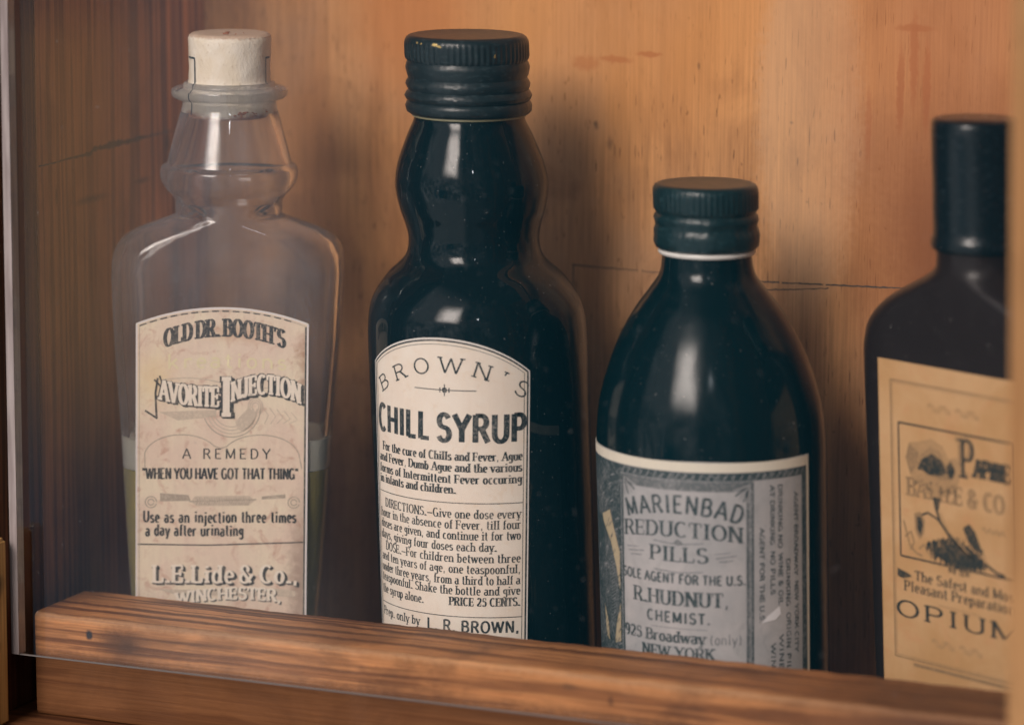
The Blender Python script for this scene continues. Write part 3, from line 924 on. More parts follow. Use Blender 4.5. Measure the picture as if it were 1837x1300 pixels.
I.text('CHILL', -21.4, -2.6, 74.2, 7.0, thick=.21, thin=.16, serif=0, gap=.14)
I.text('SYRUP', -.4, 22.4, 74.0, 7.1, thick=.21, thin=.16, serif=0, gap=.14)
BODY = dict(thick=.17, thin=.075, serif=.07, gap=.10)
BOLD = dict(thick=.23, thin=.085, serif=.07, gap=.10)
for s_, a, b, v in (('For the cure of Chills and Fever, Ague', -19.6, 21.6, 69.2), ('and Fever, Dumb Ague and the various', -21.4, 21.5, 66.3), ('forms of Intermittent Fever occuring', -21.4, 21.5, 63.3), ('in infants and children.', -21.4, 4.6, 60.6)):
    I.text(s_, a, b, v, 2.25, **BOLD)
I.line([(-21.9, 58.2), (22, 58.2)], .2)
for s_, a, b, v in (('DIRECTIONS.-Give one dose every', -18.8, 21.4, 54.3), ('hour in the absence of Fever, till four', -21.4, 21.4, 51.5), ('doses are given, and continue it for two', -21.4, 21.4, 48.7), ('days, giving four doses each day.', -21.4, 15.2, 45.8), ('DOSE.-For children between three', -19.0, 21.4, 42.8), ('and ten years of age, one teaspoonful,', -21.4, 21.4, 40.0), ('under three years, from a third to half a', -21.4, 21.4, 37.1), ('teaspoonful. Shake the bottle and give', -21.4, 21.4, 34.4), ('the syrup alone.', -21.4, -4.2, 31.2)):
    I.text(s_, a, b, v, 2.3, **BODY)
I.text('PRICE 25 CENTS.', 3.2, 21.4, 31.5, 2.2, **BOLD)
I.line([(-21.9, 28.6), (22, 28.6)], .2)
I.text('Prep. only by', -21.2, -5.4, 25.2, 2.3, **BODY)
I.text('L. R. BROWN,', -3, 21.2, 24.6, 3.0, thick=.2, thin=.15, serif=0, gap=.16)
I.text('NEW YORK.', -12, 12, 17.5, 3.0, thick=.2, thin=.15, serif=0, gap=.16) if False else None
I.build('lettering', PB, wrap, lab, .135)

# ================================================================== round-shouldered black bottle of pills
lean = Lean(3.2, -.0355)
t = thing('pill_bottle', 'short round-shouldered black glass bottle with grey reduction pills label and worn black cap', 'bottle', (64.8, 58, 0), 0, BOTTLES)
prof = [(0.1, 26.2), (.6, 27.4), (2, 28.3), (4, 28.7)] + spline([(10, 28.75), (44, 28.9), (69, 29.05), (79.2, 28.8), (87.8, 27.5), (99.2, 23.65), (107.7, 19.1), (113.4, 15.0), (117.6, 12.1), (121.5, 11.3), (124, 11.2)], 7) + [(130, 11)]
bm = bmesh.new(); lathe(bm, prof, lean, 128)
make('glass_body', bm, M_BLACK2, t)
cap = [(124.1, 11.4), (124.15, 12.2), (124.7, 12.9), (126, 13.25), (127.6, 13.3), (128.8, 13.15), (129.4, 12.85), (130.2, 12.7), (130.8, 12.9), (131.6, 13.2), (132.4, 13.05), (133.1, 12.45), (133.7, 12.75), (134.3, 13.15), (137.8, 13.2), (139.2, 13.15), (140.0, 12.75), (140.4, 12.0), (140.5, 11.4), (140.35, 10.0), (140.4, .6)]
def cmod(a, z):
    if 134 < z < 138.5: return .10 * cos(a * 56) - .03
    if z < 134: return .34 * mnoise.noise(Vector((cos(a) * 3.2, sin(a) * 3.2, z * .6))) + .12 * mnoise.noise(Vector((cos(a) * 12, sin(a) * 12, z * 1.2)))
    return 0
bm = bmesh.new(); lathe(bm, cap, lean, 336, cmod)
make('screw_cap', bm, M_CAP2, t)
bm = bmesh.new(); lathe(bm, [(122.9, 11.35), (122.8, 11.9), (123.3, 12.25), (124.0, 12.1), (124.05, 11.4)], lean, 128, ends=(False, False))
make('cap_liner', bm, M_LINER, t)
PM = label_mats('pills', (0.41, 0.41, 0.42), (0.49, 0.475, 0.48), (0.33, 0.335, 0.335), .5, (0.035, 0.06, 0.068), .38, (.80, .74, .62), half=.34, fibre=.22)
wrap = cyl_wrap(29.05, 0.0, lean, .02, 50)
U0, U1, V0, V1 = -44.0, 38.0, 5.0, 75.2
bm = bmesh.new(); label_sheet(bm, wrap, lambda u: V1 + .12 * sin(u * .2), U0, U1, V0, nu=90)
lab = make('paper_label', bm, PM, t)
I = Ink()
def rect(a, b, c, d, mat=1, layer=1):
    k = max(1, int((b - a) / 1.5))
    for i in range(k):
        p, q = a + (b - a) * i / k, a + (b - a) * (i + 1) / k
        I.poly([(p, c), (q, c), (q, d), (p, d)], mat, layer)
rect(U0, U1, 72.7, 75.1, 4)                                   # uncut cream top margin
rect(U1 - .9, U1, V0, 72.7, 4)
rect(-15.6, U1 - 1.0, 70.6, 72.6, 1)                          # dark engraved frame
rect(35.2, U1 - 1.0, V0, 70.6, 1)
rect(-15.6, 20.2, 67.9, 70.5, 2)
for k in range(-15, 36, 2):
    I.line([(k, 70.9), (k + .9, 72.2)], .22, 3, 2)
for k in range(0, 88):
    I.line([(-15 + k * .4, 68.2), (-15 + k * .4, 70.2)], .10, 1, 2)
rect(18.6, 20.6, V0, 70.5, 2); I.line([(19.0, V0), (19.0, 70)], .3, 1, 2); I.line([(20.3, V0), (20.3, 70)], .35, 1, 2)
I.line([(-15.0, V0), (-15.0, 70)], .7, 1, 2)
rect(U0, -15.6, V0, 72.6, 1)                                  # dark engraved picture of leaves at the left
for i in range(150):
    u = random.uniform(-36, -16.2); v = random.uniform(8, 71)
    a = random.uniform(.3, 1.2)
    I.line([(u, v), (u + 1.6 * cos(a), v + 1.6 * sin(a))], random.uniform(.10, .28), random.choice((2, 3, 3)), 2)
CREAM = 5
for P_ in ([(-20.8, 60), (-18.6, 55), (-16.4, 50), (-16.4, 40), (-18, 46), (-20.5, 52), (-24.5, 56), (-25.5, 58), (-23, 59)],
           [(-16.3, 37), (-16.4, 27), (-19.2, 26), (-18.2, 31)], [(-25.2, 35), (-24, 27), (-22, 26), (-22.8, 31)]):
    I.poly(P_, CREAM, 3)
    for i in range(14):
        a_, b_ = random.choice(P_), random.choice(P_)
        q_ = ((a_[0] + b_[0]) / 2, (a_[1] + b_[1]) / 2)
        I.line([q_, (q_[0] + .9, q_[1] + 1.3)], .22, 1, 4)
for k in range(26):                                            # the ribs of the big leaf
    v = 33 + k * .8
    I.line([(-20.6, v - 1), (-18.4, v + .2), (-17.2, v + 1.6)], .16, 2, 2)
    I.line([(-20.8, v - 1), (-23, v + .2), (-24.6, v + 1.4)], .14, 2, 2)
for c in ((-14.4, 69.6, 1), (19.6, 69.6, -1)):                 # corner leaves
    for j in range(5):
        a = radians(-20 - 16 * j)
        I.line([(c[0], c[1]), (c[0] + c[2] * 4.6 * cos(a), c[1] + 4.6 * sin(a))], .4, 1 if j % 2 else 3, 3)
ar = lambda u: -.0108 * (u - 2.0) ** 2
I.text('MARIENBAD', -13.0, 17.2, 62.2, 4.5, thick=.17, thin=.13, serif=0, gap=.16, arch=ar, rot=True)
ar2 = lambda u: -.005 * (u - 1.8) ** 2
I.text('REDUCTION', -14.2, 17.7, 56.2, 3.9, thick=.21, thin=.07, serif=.09, gap=.10, arch=ar2)
I.line([(-5, 54.9), (1.6, 54.3), (8, 54.9)], .28, 2); I.poly([(1.6, 55.8), (3, 54.6), (1.6, 54.0), (.2, 54.6)], 2)
I.text('PILLS', -6, 9.2, 49.9, 3.8, thick=.22, thin=.07, serif=.09, gap=.10)
for sx in (-1, 1):
    c = 1.6 + sx * 12
    I.line([(c - 2.6, 51.2), (c + 2.6, 51.8)], .3, 2); I.line([(c - 1.8, 50.3), (c + 1.8, 50.6)], .3, 2); I.line([(c - 3, 52.2), (c + 1, 52.6)], .2, 2)
I.line([(-5, 47.6), (1.6, 47.2), (8, 47.6)], .28, 2)
I.text('SOLE AGENT FOR THE U.S.', -15.0, 18.4, 44.4, 2.4, thick=.21, thin=.17, serif=0, gap=.14)
I.text('R.HUDNUT,', -11.2, 14.2, 38.8, 3.7, thick=.23, thin=.07, serif=.09, gap=.10)
I.text('CHEMIST.', -7, 9.6, 34.4, 2.7, thick=.21, thin=.17, serif=0, gap=.20)
I.line([(-6, 33), (9, 33)], .16, 2)
I.text('925 Broadway', -14.6, 8.4, 29.4, 2.9, thick=.24, thin=.09, serif=.08, gap=.08)
I.text('(only)', 9.6, 17.4, 29.3, 2.7, thick=.12, thin=.08, serif=0, gap=.12, mat=2)
I.text('NEW YORK', -8.6, 10.6, 25.4, 2.9, thick=.24, thin=.09, serif=.08, gap=.12)
VT = dict(thick=.26, thin=.18, serif=.05, gap=.10, mat=1, vert=True)
for s_, u, v, ln in (('AGENT FOR THE U.S.', 22.1, 58.5, 24), ('AT DRINKING', 25.0, 69, 15), ('NO PILLS', 25.1, 52.4, 11), ('DRINKING NO', 27.3, 69, 16), ('WINE & OIL', 27.4, 51.6, 13), ('DRINKING', 29.7, 50, 12), ('ORIGIN', 29.8, 36.4, 9), ('AGENT BROADWAY', 32.4, 66.5, 21), ('NEW YORK CITY', 32.5, 44, 18)):
    I.text(s_, u, u + ln, v, 1.25, **VT)
for s_, u, v, ln in (('WINE', 25.2, 29, 8), ('WINE', 27.6, 31, 9), ('PILLS', 29.9, 26, 8)):
    I.text(s_, u, u + ln, v, 1.25, **VT)
PM2 = PM + [ink('pills_cream', (.50, .41, .27), (.35, .32, .25), .45)]
I.poly([(24.2, 36.2), (27.6, 38.4), (28, 36.4), (26.4, 35), (24.6, 34.8), (22.4, 34.4)], 6, 4)       # scuffed white spot
m = Mat('paper_scuff'); PM2.append(m.done(m.bsdf((.80, .80, .83), .5)))
I.build('lettering', PM2, wrap, lab, .135)

# ================================================================== plum black flask of opium
AZ = radians(-24)
lean = Lean(2.3, -.04)
t = thing('opium_flask', 'plum black flat flask with long cap and yellowed opium label, half behind the tan post', 'bottle', (137, 56, 0), AZ, BOTTLES)
sd = Matrix.Rotation(-AZ, 3, 'Z') @ SIDE
def flask(bm, rows, c, n=14):
    rings = []
    for z, a, b, cr in rows:
        o_ = sd * lean(z)
        rings.append([(o_.x + x, o_.y + y, z) for x, y in rrect(a, b, cr, n)])
    rings_mesh(bm, rings)
rows = [(.1, 31, 7.6, 7), (.7, 32.5, 8.6, 7.6)] + spline([(3, 32.4, 8.9, 7.8), (25, 32.8, 9, 7.8), (60, 33.6, 9, 7.8), (95, 34.6, 9, 7.8), (103.5, 34.4, 9, 8), (109, 32.4, 9.4, 9.0), (114, 27.2, 9.8, 9.6), (118, 20.4, 10.1, 10.0), (121.4, 13.8, 10.2, 10.1), (124.2, 10.6, 10.2, 10.18), (128, 10.2, 10.2, 10.18)], 6) + [(134, 10.1, 10.1, 10.08)]
lab_lean = lean; lean = Lean(2.9, -.04)
bm = bmesh.new(); flask(bm, rows, None)
make('glass_body', bm, M_PLUM, t)
cap = [(128.6, 10.4), (128.7, 11.1), (129.3, 11.5), (130.3, 11.6), (131.4, 11.4), (132.2, 11.0), (134, 10.9), (139, 11.0), (145, 10.85), (150, 11.0), (156, 11.0), (159.2, 11.0), (160.1, 10.7), (160.5, 10.1), (160.6, .6)]
bm = bmesh.new(); lathe(bm, cap, lean, 96, lambda a, z: .14 * mnoise.noise(Vector((cos(a) * 2, sin(a) * 2, z * .16))), rotz=AZ)
make('screw_cap', bm, M_CAP3, t)
lean = lab_lean
PO = label_mats('opium', (0.55, 0.315, 0.135), (0.63, 0.39, 0.195), (0.62, 0.30, 0.14), .4, (0.025, 0.035, 0.036), .25, (.84, .66, .44), half=.5, fibre=.14, scale=.05)
def wrap(u, v, h):
    o_ = sd * lean(v)
    return Vector((o_.x + u, o_.y - 9.0 - h, v))
U0, U1, V0, V1 = -24.6, 24.6, 6.0, 99.8
bm = bmesh.new(); label_sheet(bm, wrap, lambda u: V1, U0, U1, V0, nu=20)
lab = make('paper_label', bm, PO, t)
I = Ink()
def frame(a, b, c, d, w, mat=1):
    I.line([(a, c), (b, c)], w, mat); I.line([(b, c), (b, d)], w, mat); I.line([(b, d), (a, d)], w, mat); I.line([(a, d), (a, c)], w, mat)
frame(-20.6, 20.6, 25.0, 94.9, .4, 2); frame(-20.0, 20.0, 25.6, 94.3, .14, 2)
frame(-18.2, 18.2, 50.9, 84.5, .5, 1)
for u0_ in (-8.4, .6):                                         # faint scroll at the top and bottom
    for v0_ in (89.6, 30.6):
        I.line([(u0_ + i * .5, v0_ + .9 * sin(i * .75)) for i in range(16)], .45, 3)
        I.line([(u0_ + i * .5, v0_ + .9 * cos(i * .75)) for i in range(16)], .25, 3)
# the poppy: bowl of petals, dark heart, stem, nodding bud, leaf
I.poly([(-14.8, 80), (-16, 76), (-14.4, 71.5), (-10.6, 68.4), (-6, 67.2), (-1.6, 68.6), (1.2, 72), (2, 75.6), (.6, 78.4), (-2, 77.6), (-3.6, 80.4), (-7.6, 82), (-11.4, 80.6)], 3, 1)
I.poly([(-14.8, 79.6), (-16, 76), (-14.4, 72.2), (-12, 74.6), (-11.6, 78)], 2, 2)
I.poly([(-12, 74.4), (-11, 77.4), (-8, 80), (-4.6, 79), (-3, 75.8), (-1.2, 77.6), (.4, 75), (-1, 72.4), (-5, 71.8), (-9, 72.6)], 2, 2)
I.poly([(-12.2, 73.6), (-10.6, 76.4), (-7.4, 78.2), (-4.2, 77), (-2.4, 74), (-4.6, 73.0), (-8, 72.8), (-10.4, 73.6)], 1, 3)
I.poly([(-2.6, 75.6), (-1.2, 77.2), (.2, 75), (-.6, 73), (-2, 73)], 1, 3)
I.poly([(-11.6, 71.2), (-8.6, 72.8), (-5, 72), (-1.6, 72.6), (-2.6, 70), (-6, 69.2), (-9.6, 69.8)], 3, 4)
for i in range(40):
    u = random.uniform(-13, 0); v = random.uniform(68.2, 70.6)
    I.line([(u, v), (u + .5, v + .9)], .16, 1, 4)
I.line([(-6, 67.6), (-6.4, 65), (-5, 61.6), (-2, 58.4), (2.4, 55.4), (5.4, 54.2)], .75, 1, 2)
I.line([(-5.2, 64), (-2.4, 59.6), (4, 55.2)], .35, 3, 3)
I.poly([(-7.2, 67.4), (-4.8, 67.4), (-5.4, 64.4), (-6.6, 64.4)], 1, 3)
I.line([(4.4, 55), (-1.6, 58.6), (-6, 62.2), (-9, 63.2), (-11.2, 62.2)], .55, 1, 2)
I.poly([(-13.4, 62.4), (-11.4, 63), (-10, 61), (-10.4, 57.6), (-11.8, 56), (-13.2, 58)], 2, 2)
I.poly([(-12.6, 61.6), (-11.2, 61.8), (-10.6, 59.6), (-11.4, 57.2), (-12.4, 58.4)], 1, 3)
leaf = []
for i in range(26):
    tt = i / 25
    leaf.append((-9.6 + 19.6 * tt, 55.2 - 2.0 * tt + 3.2 * sin(tt * pi) + (.7 if i % 2 else 0)))
for i in range(26):
    tt = 1 - i / 25
    leaf.append((-9.6 + 19.6 * tt, 54.6 - 1.6 * tt - 2.6 * sin(tt * pi) - (1.1 if i % 2 else 0)))
I.poly(leaf, 1, 2)
for i in range(60):
    tt = random.random(); u = -8 + 18 * tt
    v = 54 + (2.8 if i % 2 else -3.0) * sin(tt * pi)
    I.line([(u, v), (u + random.uniform(-.8, .8), v + (1.8 if i % 2 else -2.0))], .28, random.choice((1, 2)), 2)
I.line([(9.6, 53.4), (13, 51.8), (15.6, 51.4)], .7, 1, 2)
I.poly([(2.4, 61.2), (4.4, 62.6), (6.4, 60.8), (8.4, 56.4), (6.6, 55.8), (4, 58)], 1, 2)
for q in ([(-17, 60), (-16, 57), (-15, 54), (-13, 52.4), (-11, 52)], [(-16.6, 56), (-14.6, 57.6), (-13.6, 55), (-15, 53)], [(-12, 53.6), (-10.4, 55), (-9, 53), (-7.6, 52)]):
    I.line(q, .5, 2, 2)
I.text('P', 1.6, 5.8, 74.0, 9.6, thick=.2, thin=.12, serif=.1, mat=2)
I.text('P', 2.1, 6.3, 73.7, 9.6, thick=.1, thin=.06, serif=.1, mat=1, layer=2)
I.text('APINE', 6.2, 17.4, 74.4, 4.6, thick=.28, thin=.16, serif=.06, gap=.06)
I.text('BATTLE & CO', -15.6, 15.6, 66.6, 4.6, thick=.24, thin=.10, serif=.08, gap=.10, mat=2)
I.text('Illinois', 9, 16, 61.8, 2.2, thick=.16, thin=.08, serif=0, mat=2) if False else I.line([(8.6 + i * .4, 61.8 + .6 * sin(i * 1.3)) for i in range(19)], .4, 2)
I.text('The Safest and Most', -13.6, 19.2, 45.4, 2.5, thick=.2, thin=.09, serif=.06)
I.poly([(-19.4, 47.6), (-17.6, 47.2), (-15.6, 46.8), (-14.6, 46.2), (-16, 45.6), (-17.6, 45.2), (-19.4, 45.6)], 1)
I.text('Pleasant Preparation', -17.2, 18.2, 42.3, 2.6, thick=.2, thin=.09, serif=.06)
I.line([(-6, 40.4), (8, 40.2)], .3, 3)
I.text('OPIUM', -20, 19.6, 35.5, 4.2, thick=.26, thin=.10, serif=.12, gap=.16)
I.line([(-14.6, 23.8), (20, 23.8)], .9, 2)
I.build('lettering', PO, wrap, lab, .135)

# ================================================================== clear corked flask
AZ = YAW
lean = Lean(-1.1, .0135)
t = thing('corked_flask', 'clear glass flask with pale cork, olive liquid and mottled injection label', 'bottle', (-69.5, 54, 0), AZ, BOTTLES)
sd = Vector((1, 0, 0))
outer = [(.1, 20, 11, 8), (.8, 22.4, 13, 9)] + spline([(3, 23.8, 14, 9), (19, 24.6, 14.4, 9), (31, 25.5, 14.6, 9), (68, 27.7, 14.6, 9), (92, 29.45, 14.6, 9), (107, 30.2, 14.6, 9), (112.5, 30.2, 14.6, 9.4), (116, 29.6, 14.5, 10.4), (118.6, 28.0, 14.4, 11.6), (121, 24.2, 14.3, 12.8), (123.2, 18.6, 14.15, 13.6), (125, 14.3, 14.05, 13.98), (126.6, 14.0, 14.0, 13.98)], 6) + \
    [(z, r, r, r - .02) for z, r in spline([(128.6, 14.0), (129.2, 14.2), (130.6, 15.2), (132.4, 16.8), (134.4, 17.8), (136.4, 18.0), (137.6, 17.75), (138.3, 16.95), (138.6, 16.4), (139.4, 16.1), (146, 14.4), (150.5, 13.2), (153.2, 12.4), (154.6, 12.3)], 5)] + \
    [(z, r, r, r - .02) for z, r in ((155.3, 12.9), (155.7, 14.3), (156.3, 15.0), (157.2, 15.25), (158.0, 15.0), (158.5, 14.2), (158.7, 13.0), (158.9, 12.2), (159.6, 11.9), (160.0, 11.4), (159.9, 10.9), (159.2, 10.75))]
inner = [(z, r, r, r - .02) for z, r in ((152, 10.7), (149, 11.2), (146, 12.2), (140.4, 14.0), (138.0, 15.2), (135.6, 15.9), (133, 15.4), (131, 13.8), (129.4, 12.5), (127, 12.2))] + \
    [(124.6, 12.6, 12.2, 12), (122.4, 17.4, 12.3, 11.8), (120.2, 22.6, 12.4, 11), (117.6, 26.2, 12.6, 10), (114.5, 27.8, 12.7, 8.6), (111, 28.2, 12.7, 7.4), (92, 27.4, 12.7, 7.2), (68, 25.7, 12.7, 7.2), (31, 23.5, 12.7, 7.2), (10, 22.0, 12.4, 7.2), (5, 20.6, 11.4, 7), (4, 18, 9.4, 6)]
bm = bmesh.new(); flask(bm, outer + inner, None, 16)
make('glass_body', bm, M_GLASS, t)
inn = list(reversed(inner))
def cav(z, d=-1.86):
    for p, q in zip(inn, inn[1:]):
        if p[0] <= z <= q[0]:
            k = (z - p[0]) / (q[0] - p[0])
            return tuple([z] + [p[i] + (q[i] - p[i]) * k - d for i in (1, 2, 3)])
bm = bmesh.new(); flask(bm, [cav(z) for z in (4.4, 5, 7, 10, 20, 31, 45, 58.8)], None, 10)
make('liquid', bm, M_LIQ, t)
bm = bmesh.new(); flask(bm, [cav(z) for z in (58.95, 61, 64, 67.2)], None, 10)
make('froth', bm, M_FROTH, t)
# cork with a stamped frame and some rust-coloured crumbs
bm = bmesh.new()
pc = [(150.6, 10.3), (151.0, 10.6), (152, 10.9), (159.4, 11.0), (160.6, 10.6), (164, 10.6), (168, 10.75), (171.0, 10.85), (172.0, 10.65), (172.5, 10.0), (172.7, 9.0), (172.6, 5), (172.7, .5)]
lathe(bm, [(pc[i][0] + (pc[i + 1][0] - pc[i][0]) * j / 3, pc[i][1] + (pc[i + 1][1] - pc[i][1]) * j / 3) for i in range(len(pc) - 1) for j in range(3)], lean, 96,
      lambda a, z: .16 * mnoise.noise(Vector((cos(a) * 3, sin(a) * 3, z * .35))) + (.35 * min(0, mnoise.noise(Vector((cos(a) * 5, sin(a) * 5, z)))) if z < 152.5 or z > 171.5 else 0), rotz=AZ)
ck = make('cork', bm, M_CORK, t)
bm = bmesh.new()
def stamp(pts, w):
    for (a0, z0), (a1, z1) in zip(pts, pts[1:]):
        k = 10
        for i in range(k):
            q = []
            for tt in (i / k, (i + 1) / k):
                a, z = a0 + (a1 - a0) * tt, z0 + (z1 - z0) * tt
                q.append((a, z))
            vs_ = []
            (aa, za), (ab, zb) = q
            dz_ = (0, w / 2) if abs(za - zb) < .001 else (w / 2 / 10.6, 0)
            for a, z, sg in ((aa, za, -1), (ab, zb, -1), (ab, zb, 1), (aa, za, 1)):
                a2, z2 = a + sg * dz_[0], z + sg * dz_[1]
                r_ = 10.75 + .18
                r_ += .16 if z2 < 160 else (0 if z2 < 164 else 0)
                vs_.append(bm.verts.new((lean(z2) + r_ * sin(a2), -r_ * cos(a2), z2)))
            bm.faces.new(vs_)
stamp([(-1.25, 166.6), (-.94, 166.6)], .5); stamp([(-.92, 166.8), (-.90, 161), (-.92, 151.6)], .42)
stamp([(1.30, 166.6), (1.10, 166.6)], .5); stamp([(1.09, 166.8), (1.11, 159.6)], .38)
make('stamped_frame', bm, M_STAMP, ck, smooth='keep')
bm = bmesh.new()
for i in range(26):
    if i < 7: a, z, r_ = random.uniform(-.4, .9), 172.95, random.uniform(2, 8.5)
    else: a, z, r_ = random.gauss(.45, .28), 151.4 + abs(random.gauss(0, .9)), 10.85
    rr = random.uniform(.2, .6) * (1.0 if i >= 7 else .9)
    b_ = bmesh.ops.create_icosphere(bm, subdivisions=1, radius=rr)
    for v in b_['verts']:
        v.co = Vector((v.co.x * random.uniform(.7, 1.8), v.co.y * .6, v.co.z * random.uniform(.4, .9))) + Vector((lean(z) + r_ * sin(a), -r_ * cos(a), z))
make('crumbs', bm, M_CRUMB, ck)
# beads of moisture on the shoulder and the right of the label
bm = bmesh.new()
def bead(u, z, r_):
    y = -14.62
    k = bmesh.ops.create_icosphere(bm, subdivisions=1, radius=r_)
    for v in k['verts']: v.co = Vector((lean(z) + u + v.co.x, y + v.co.y * .5, z + v.co.z))
for i in range(230):
    bead(random.gauss(20.0, 1.5), random.uniform(78, 108) - abs(random.gauss(0, 3)), random.uniform(.06, .17))
for i in range(160):
    bead(random.uniform(-20, 20), random.uniform(103.5, 112), random.uniform(.04, .10))
make('moisture', bm, M_BEAD, t)

PH = label_mats('flask', (0.79, 0.62, 0.50), (0.84, 0.72, 0.55), (0.58, 0.34, 0.25), .75, (0.032, 0.038, 0.04), .24, (.84, .78, .76), half=.5, fibre=.30, scale=.07, spots=[
    ((21.5, -14.7, 90), 3.6, (.36, .15, .07), dict(k=(1.1, .2, .55), soft=.95, amount=.7, wob=5)),
    ((21.5, -14.7, 83), 2.2, (.30, .12, .06), dict(k=(.8, .2, 1.2), soft=.95, amount=.6, wob=4)),
    ((19.8, -14.7, 30), 4.2, (.22, .13, .10), dict(k=(1.0, .2, .17), soft=.95, amount=.6, wob=5)),
    ((5, -14.7, 96), 3.4, (.55, .30, .16), dict(k=(.3, .2, 1), soft=.95, amount=.5, wob=4)),
    ((-18, -14.7, 84), 5, (.80, .60, .28), dict(k=(.8, .2, .6), soft=.95, amount=.45, wob=5)),
])
def wrap(u, v, h):
    return Vector((lean(v) + u, -14.62 - h, v))
U0, U1, V0 = -23.0, 21.9, 8.0
top = arc_top(U0, U1, 98.4, 102.7)
bm = bmesh.new(); label_sheet(bm, wrap, top, U0, U1, V0, nu=40)
lab = make('paper_label', bm, PH, t)
I = Ink()
I.line(edge(.22, top, U0, U1, V0), .44, 4)
e_ = edge(.95, top, U0, U1, V0)
I.line(e_, .14, 2)
for i in range(1, 46, 3): I.line(e_[i:i + 3], .34, 1, 2)
I.line([(U1 - .7, V0), (U1 - .7, 97.6)], .38, 1)
ab = lambda u: -.0125 * u * u
I.text("OLD DR. BOOTH'S", -15.6, 15.8, 95.0, 4.7, thick=.22, thin=.09, serif=.07, gap=.09, word=.26, arch=ab)
# faint over-print and the banner it sits on
I.text('kreations', -14.8, 16.2, 86.0, 3.9, thick=.15, thin=.13, serif=0, gap=.18, mat=5, arch=lambda u: -.002 * u * u + .8)
I.line([(-16 + i, 83.5 - .05 * i + .9 * sin(i * .2)) for i in range(30)], .3, 3)
I.poly([(-15, 80.5), (-8, 79), (-2, 79.4), (-1.6, 81.8), (-8, 81.4), (-15, 82.6)], 3)
I.poly([(-17, 75.0), (-2, 75.6), (-2, 73.9), (-12, 72.8)], 3)
I.poly([(2, 81.6), (9, 83.2), (19, 80.4), (19, 82.4), (9, 84.8), (2, 83.4)], 3) if False else None
fa = lambda u: (.0085 * (u + 2) ** 2)
ib = lambda u: (1.5 - .028 * (u - 10.5) ** 2)
for off, mt, ly, tk in (((.62, -.5), 1, 2, .25), ((.32, -.26), 1, 2, .25), ((-.12, .1), 1, 2, .25), ((0, 0), 6, 4, .17)):
    K = dict(thin=tk * .62, thick=tk, serif=.03, mat=mt, layer=ly, off=off)
    I.text('AVORITE', -16.8, -1.4, 76.4, 5.4, gap=.10, arch=fa, **K)
    I.text('NJECTION', 2.0, 19.9, 78.3, 5.2, gap=.10, arch=ib, **K)
    I.text('I', -.5, 1.7, 73.8, 10.6, gap=.1, **K)
I.line([(-17.3, 84), (-17.9, 80), (-17.6, 73.6)], .5, 1, 3); I.line([(-20.6, 75.4), (-17.4, 73.3)], .5, 1, 3)
I.line([(-18.2, 83.6), (-15.4, 80.6)], .5, 1, 3); I.line([(-16.8, 84.6), (-15, 79)], .45, 1, 3); I.line([(-17.7, 78.6), (-15.6, 78)], .5, 1, 3)
# scrolls under the banner
for k in range(4):
    I.line([(2 + 7.5 * cos(radians(a)) * (1 - k * .12), 76 + (7.6 - k * .9) * sin(radians(a))) for a in range(200, 361, 8)], .26, 3 if k else 2)
for k in range(3):
    I.line([(8.2 + (1.9 - .5 * k) * cos(radians(a)), 76.4 + (2.4 - .6 * k) * sin(radians(a))) for a in range(-60, 300, 15)], .26, 3)
I.poly([(3, 72.6), (6.4, 76.2), (8.4, 75), (7.6, 71.6), (5, 69.8), (3.4, 70.6)], 3)
for k in range(5): I.line([(10 + k * 1.9, 76.6 - k * .4), (11.6 + k * 1.9, 74.2 - k * .3), (10.6 + k * 1.6, 72)], .2, 3)
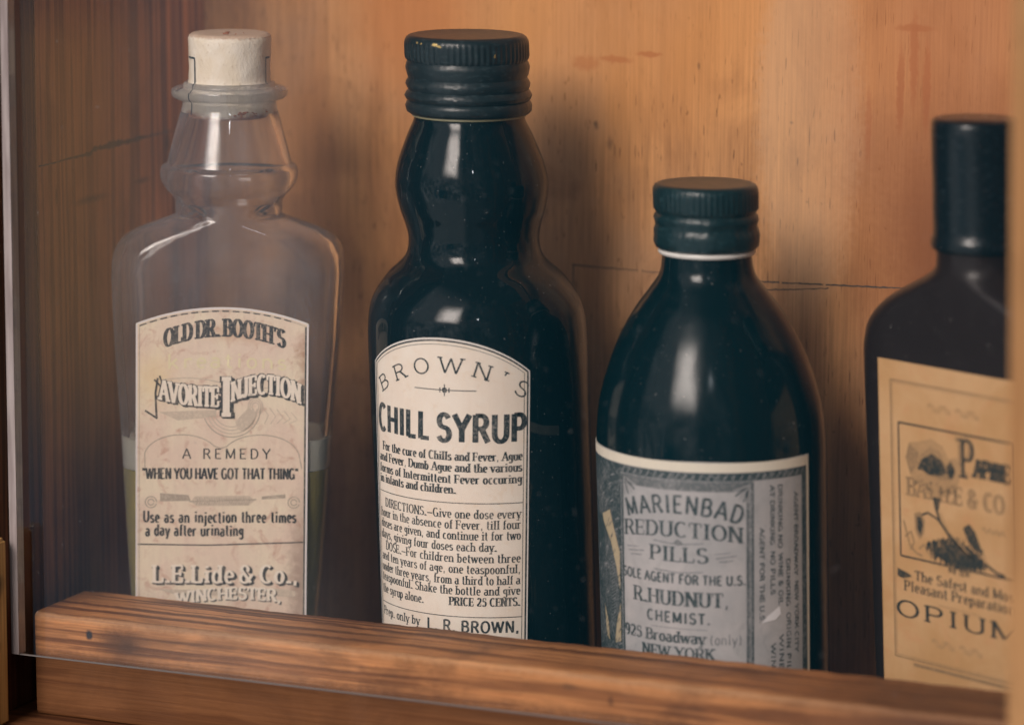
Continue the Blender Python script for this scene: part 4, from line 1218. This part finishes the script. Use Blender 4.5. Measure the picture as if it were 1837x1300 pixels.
# paired arches
I.line([(-20.6, 60)] + [(-11 + 9.8 * cos(radians(a)), 63.0 + 6.0 * sin(radians(a))) for a in range(170, 29, -7)] + [(-.8, 65.4)], .24, 2)
I.line([(-.8, 65.4)] + [(9.6 + 10.2 * cos(radians(a)), 62.8 + 6.2 * sin(radians(a))) for a in range(150, 9, -7)] + [(20.4, 60)], .24, 2)
I.text('A REMEDY', -10.8, 12.2, 62.6, 2.7, thick=.15, thin=.10, serif=0, gap=.34, word=.7)
I.text('"WHEN YOU HAVE GOT THAT THING"', -21.2, 19.4, 57.2, 2.9, thick=.2, thin=.13, serif=0, gap=.10, word=.34)
I.poly([(-16.6, 53.4), (-9.2, 52.9), (-8.6, 51.4), (-16.6, 51.2)], 2); I.poly([(10, 52.6), (16.2, 53.2), (16.2, 52.2), (10, 51.8)], 2)
I.poly([(-7.4, 52.6), (6.6, 52.8), (8.2, 51.6), (6.6, 50.2), (-7, 50), (-8.6, 51.2)], 3)
for k in range(22): I.line([(-7.2 + k * .64, 50.3), (-6.6 + k * .64, 51.3), (-7.0 + k * .64, 52.2)], .22, 2, 2)
I.line([(-9, 51.2), (8.6, 51.8)], .3, 2, 2)
for c in (-19.0, 18.4): 
    for r_ in (1.5, .8): I.line([(c + r_ * cos(a * .4), 51 + r_ * sin(a * .4)) for a in range(16)], .28, 2)
I.text('Use as an injection three times', -21.0, 19.0, 45.6, 3.0, thick=.19, thin=.13, serif=0, gap=.14, word=.5, jit=.12)
I.text('a day after urinating', -20.4, 5.2, 42.0, 3.0, thick=.19, thin=.13, serif=0, gap=.14, word=.44, jit=.12)
I.line([(-22.4, 39.7), (-4, 39.5), (21.5, 40.4)], .34, 1)
for off, mt, ly, tk in (((.6, -.48), 1, 2, .26), ((.3, -.24), 1, 2, .26), ((0, 0), 6, 4, .18)):
    I.text('L.E.Lide & Co.,', -18.6, 19.6, 29.4, 4.8, thick=tk, thin=tk * .62, serif=.05, gap=.10, word=.2, mat=mt, layer=ly, off=off)
I.poly([(-17, 27.6), (0, 27.4), (14, 28.0), (19, 27.2), (19, 25.8), (-12, 26)], 3)
for off, mt, ly in (((.35, -.3), 1, 2), ((0, 0), 6, 4)):
    I.text('WINCHESTER,', -12.4, 15.2, 23.8, 3.3, thick=.24, thin=.15, serif=.04, gap=.1, arch=lambda u: .0 - .006 * (u - 4) ** 2 + 1.2, mat=mt, layer=ly, off=off)
PH2 = PH + [ink('flask_overprint', (.82, .72, .46), (.8, .68, .5), .3), ink('flask_letter_face', (.90, .80, .68), (.74, .6, .5), .3)]
I.build('lettering', PH2, wrap, lab, .135)
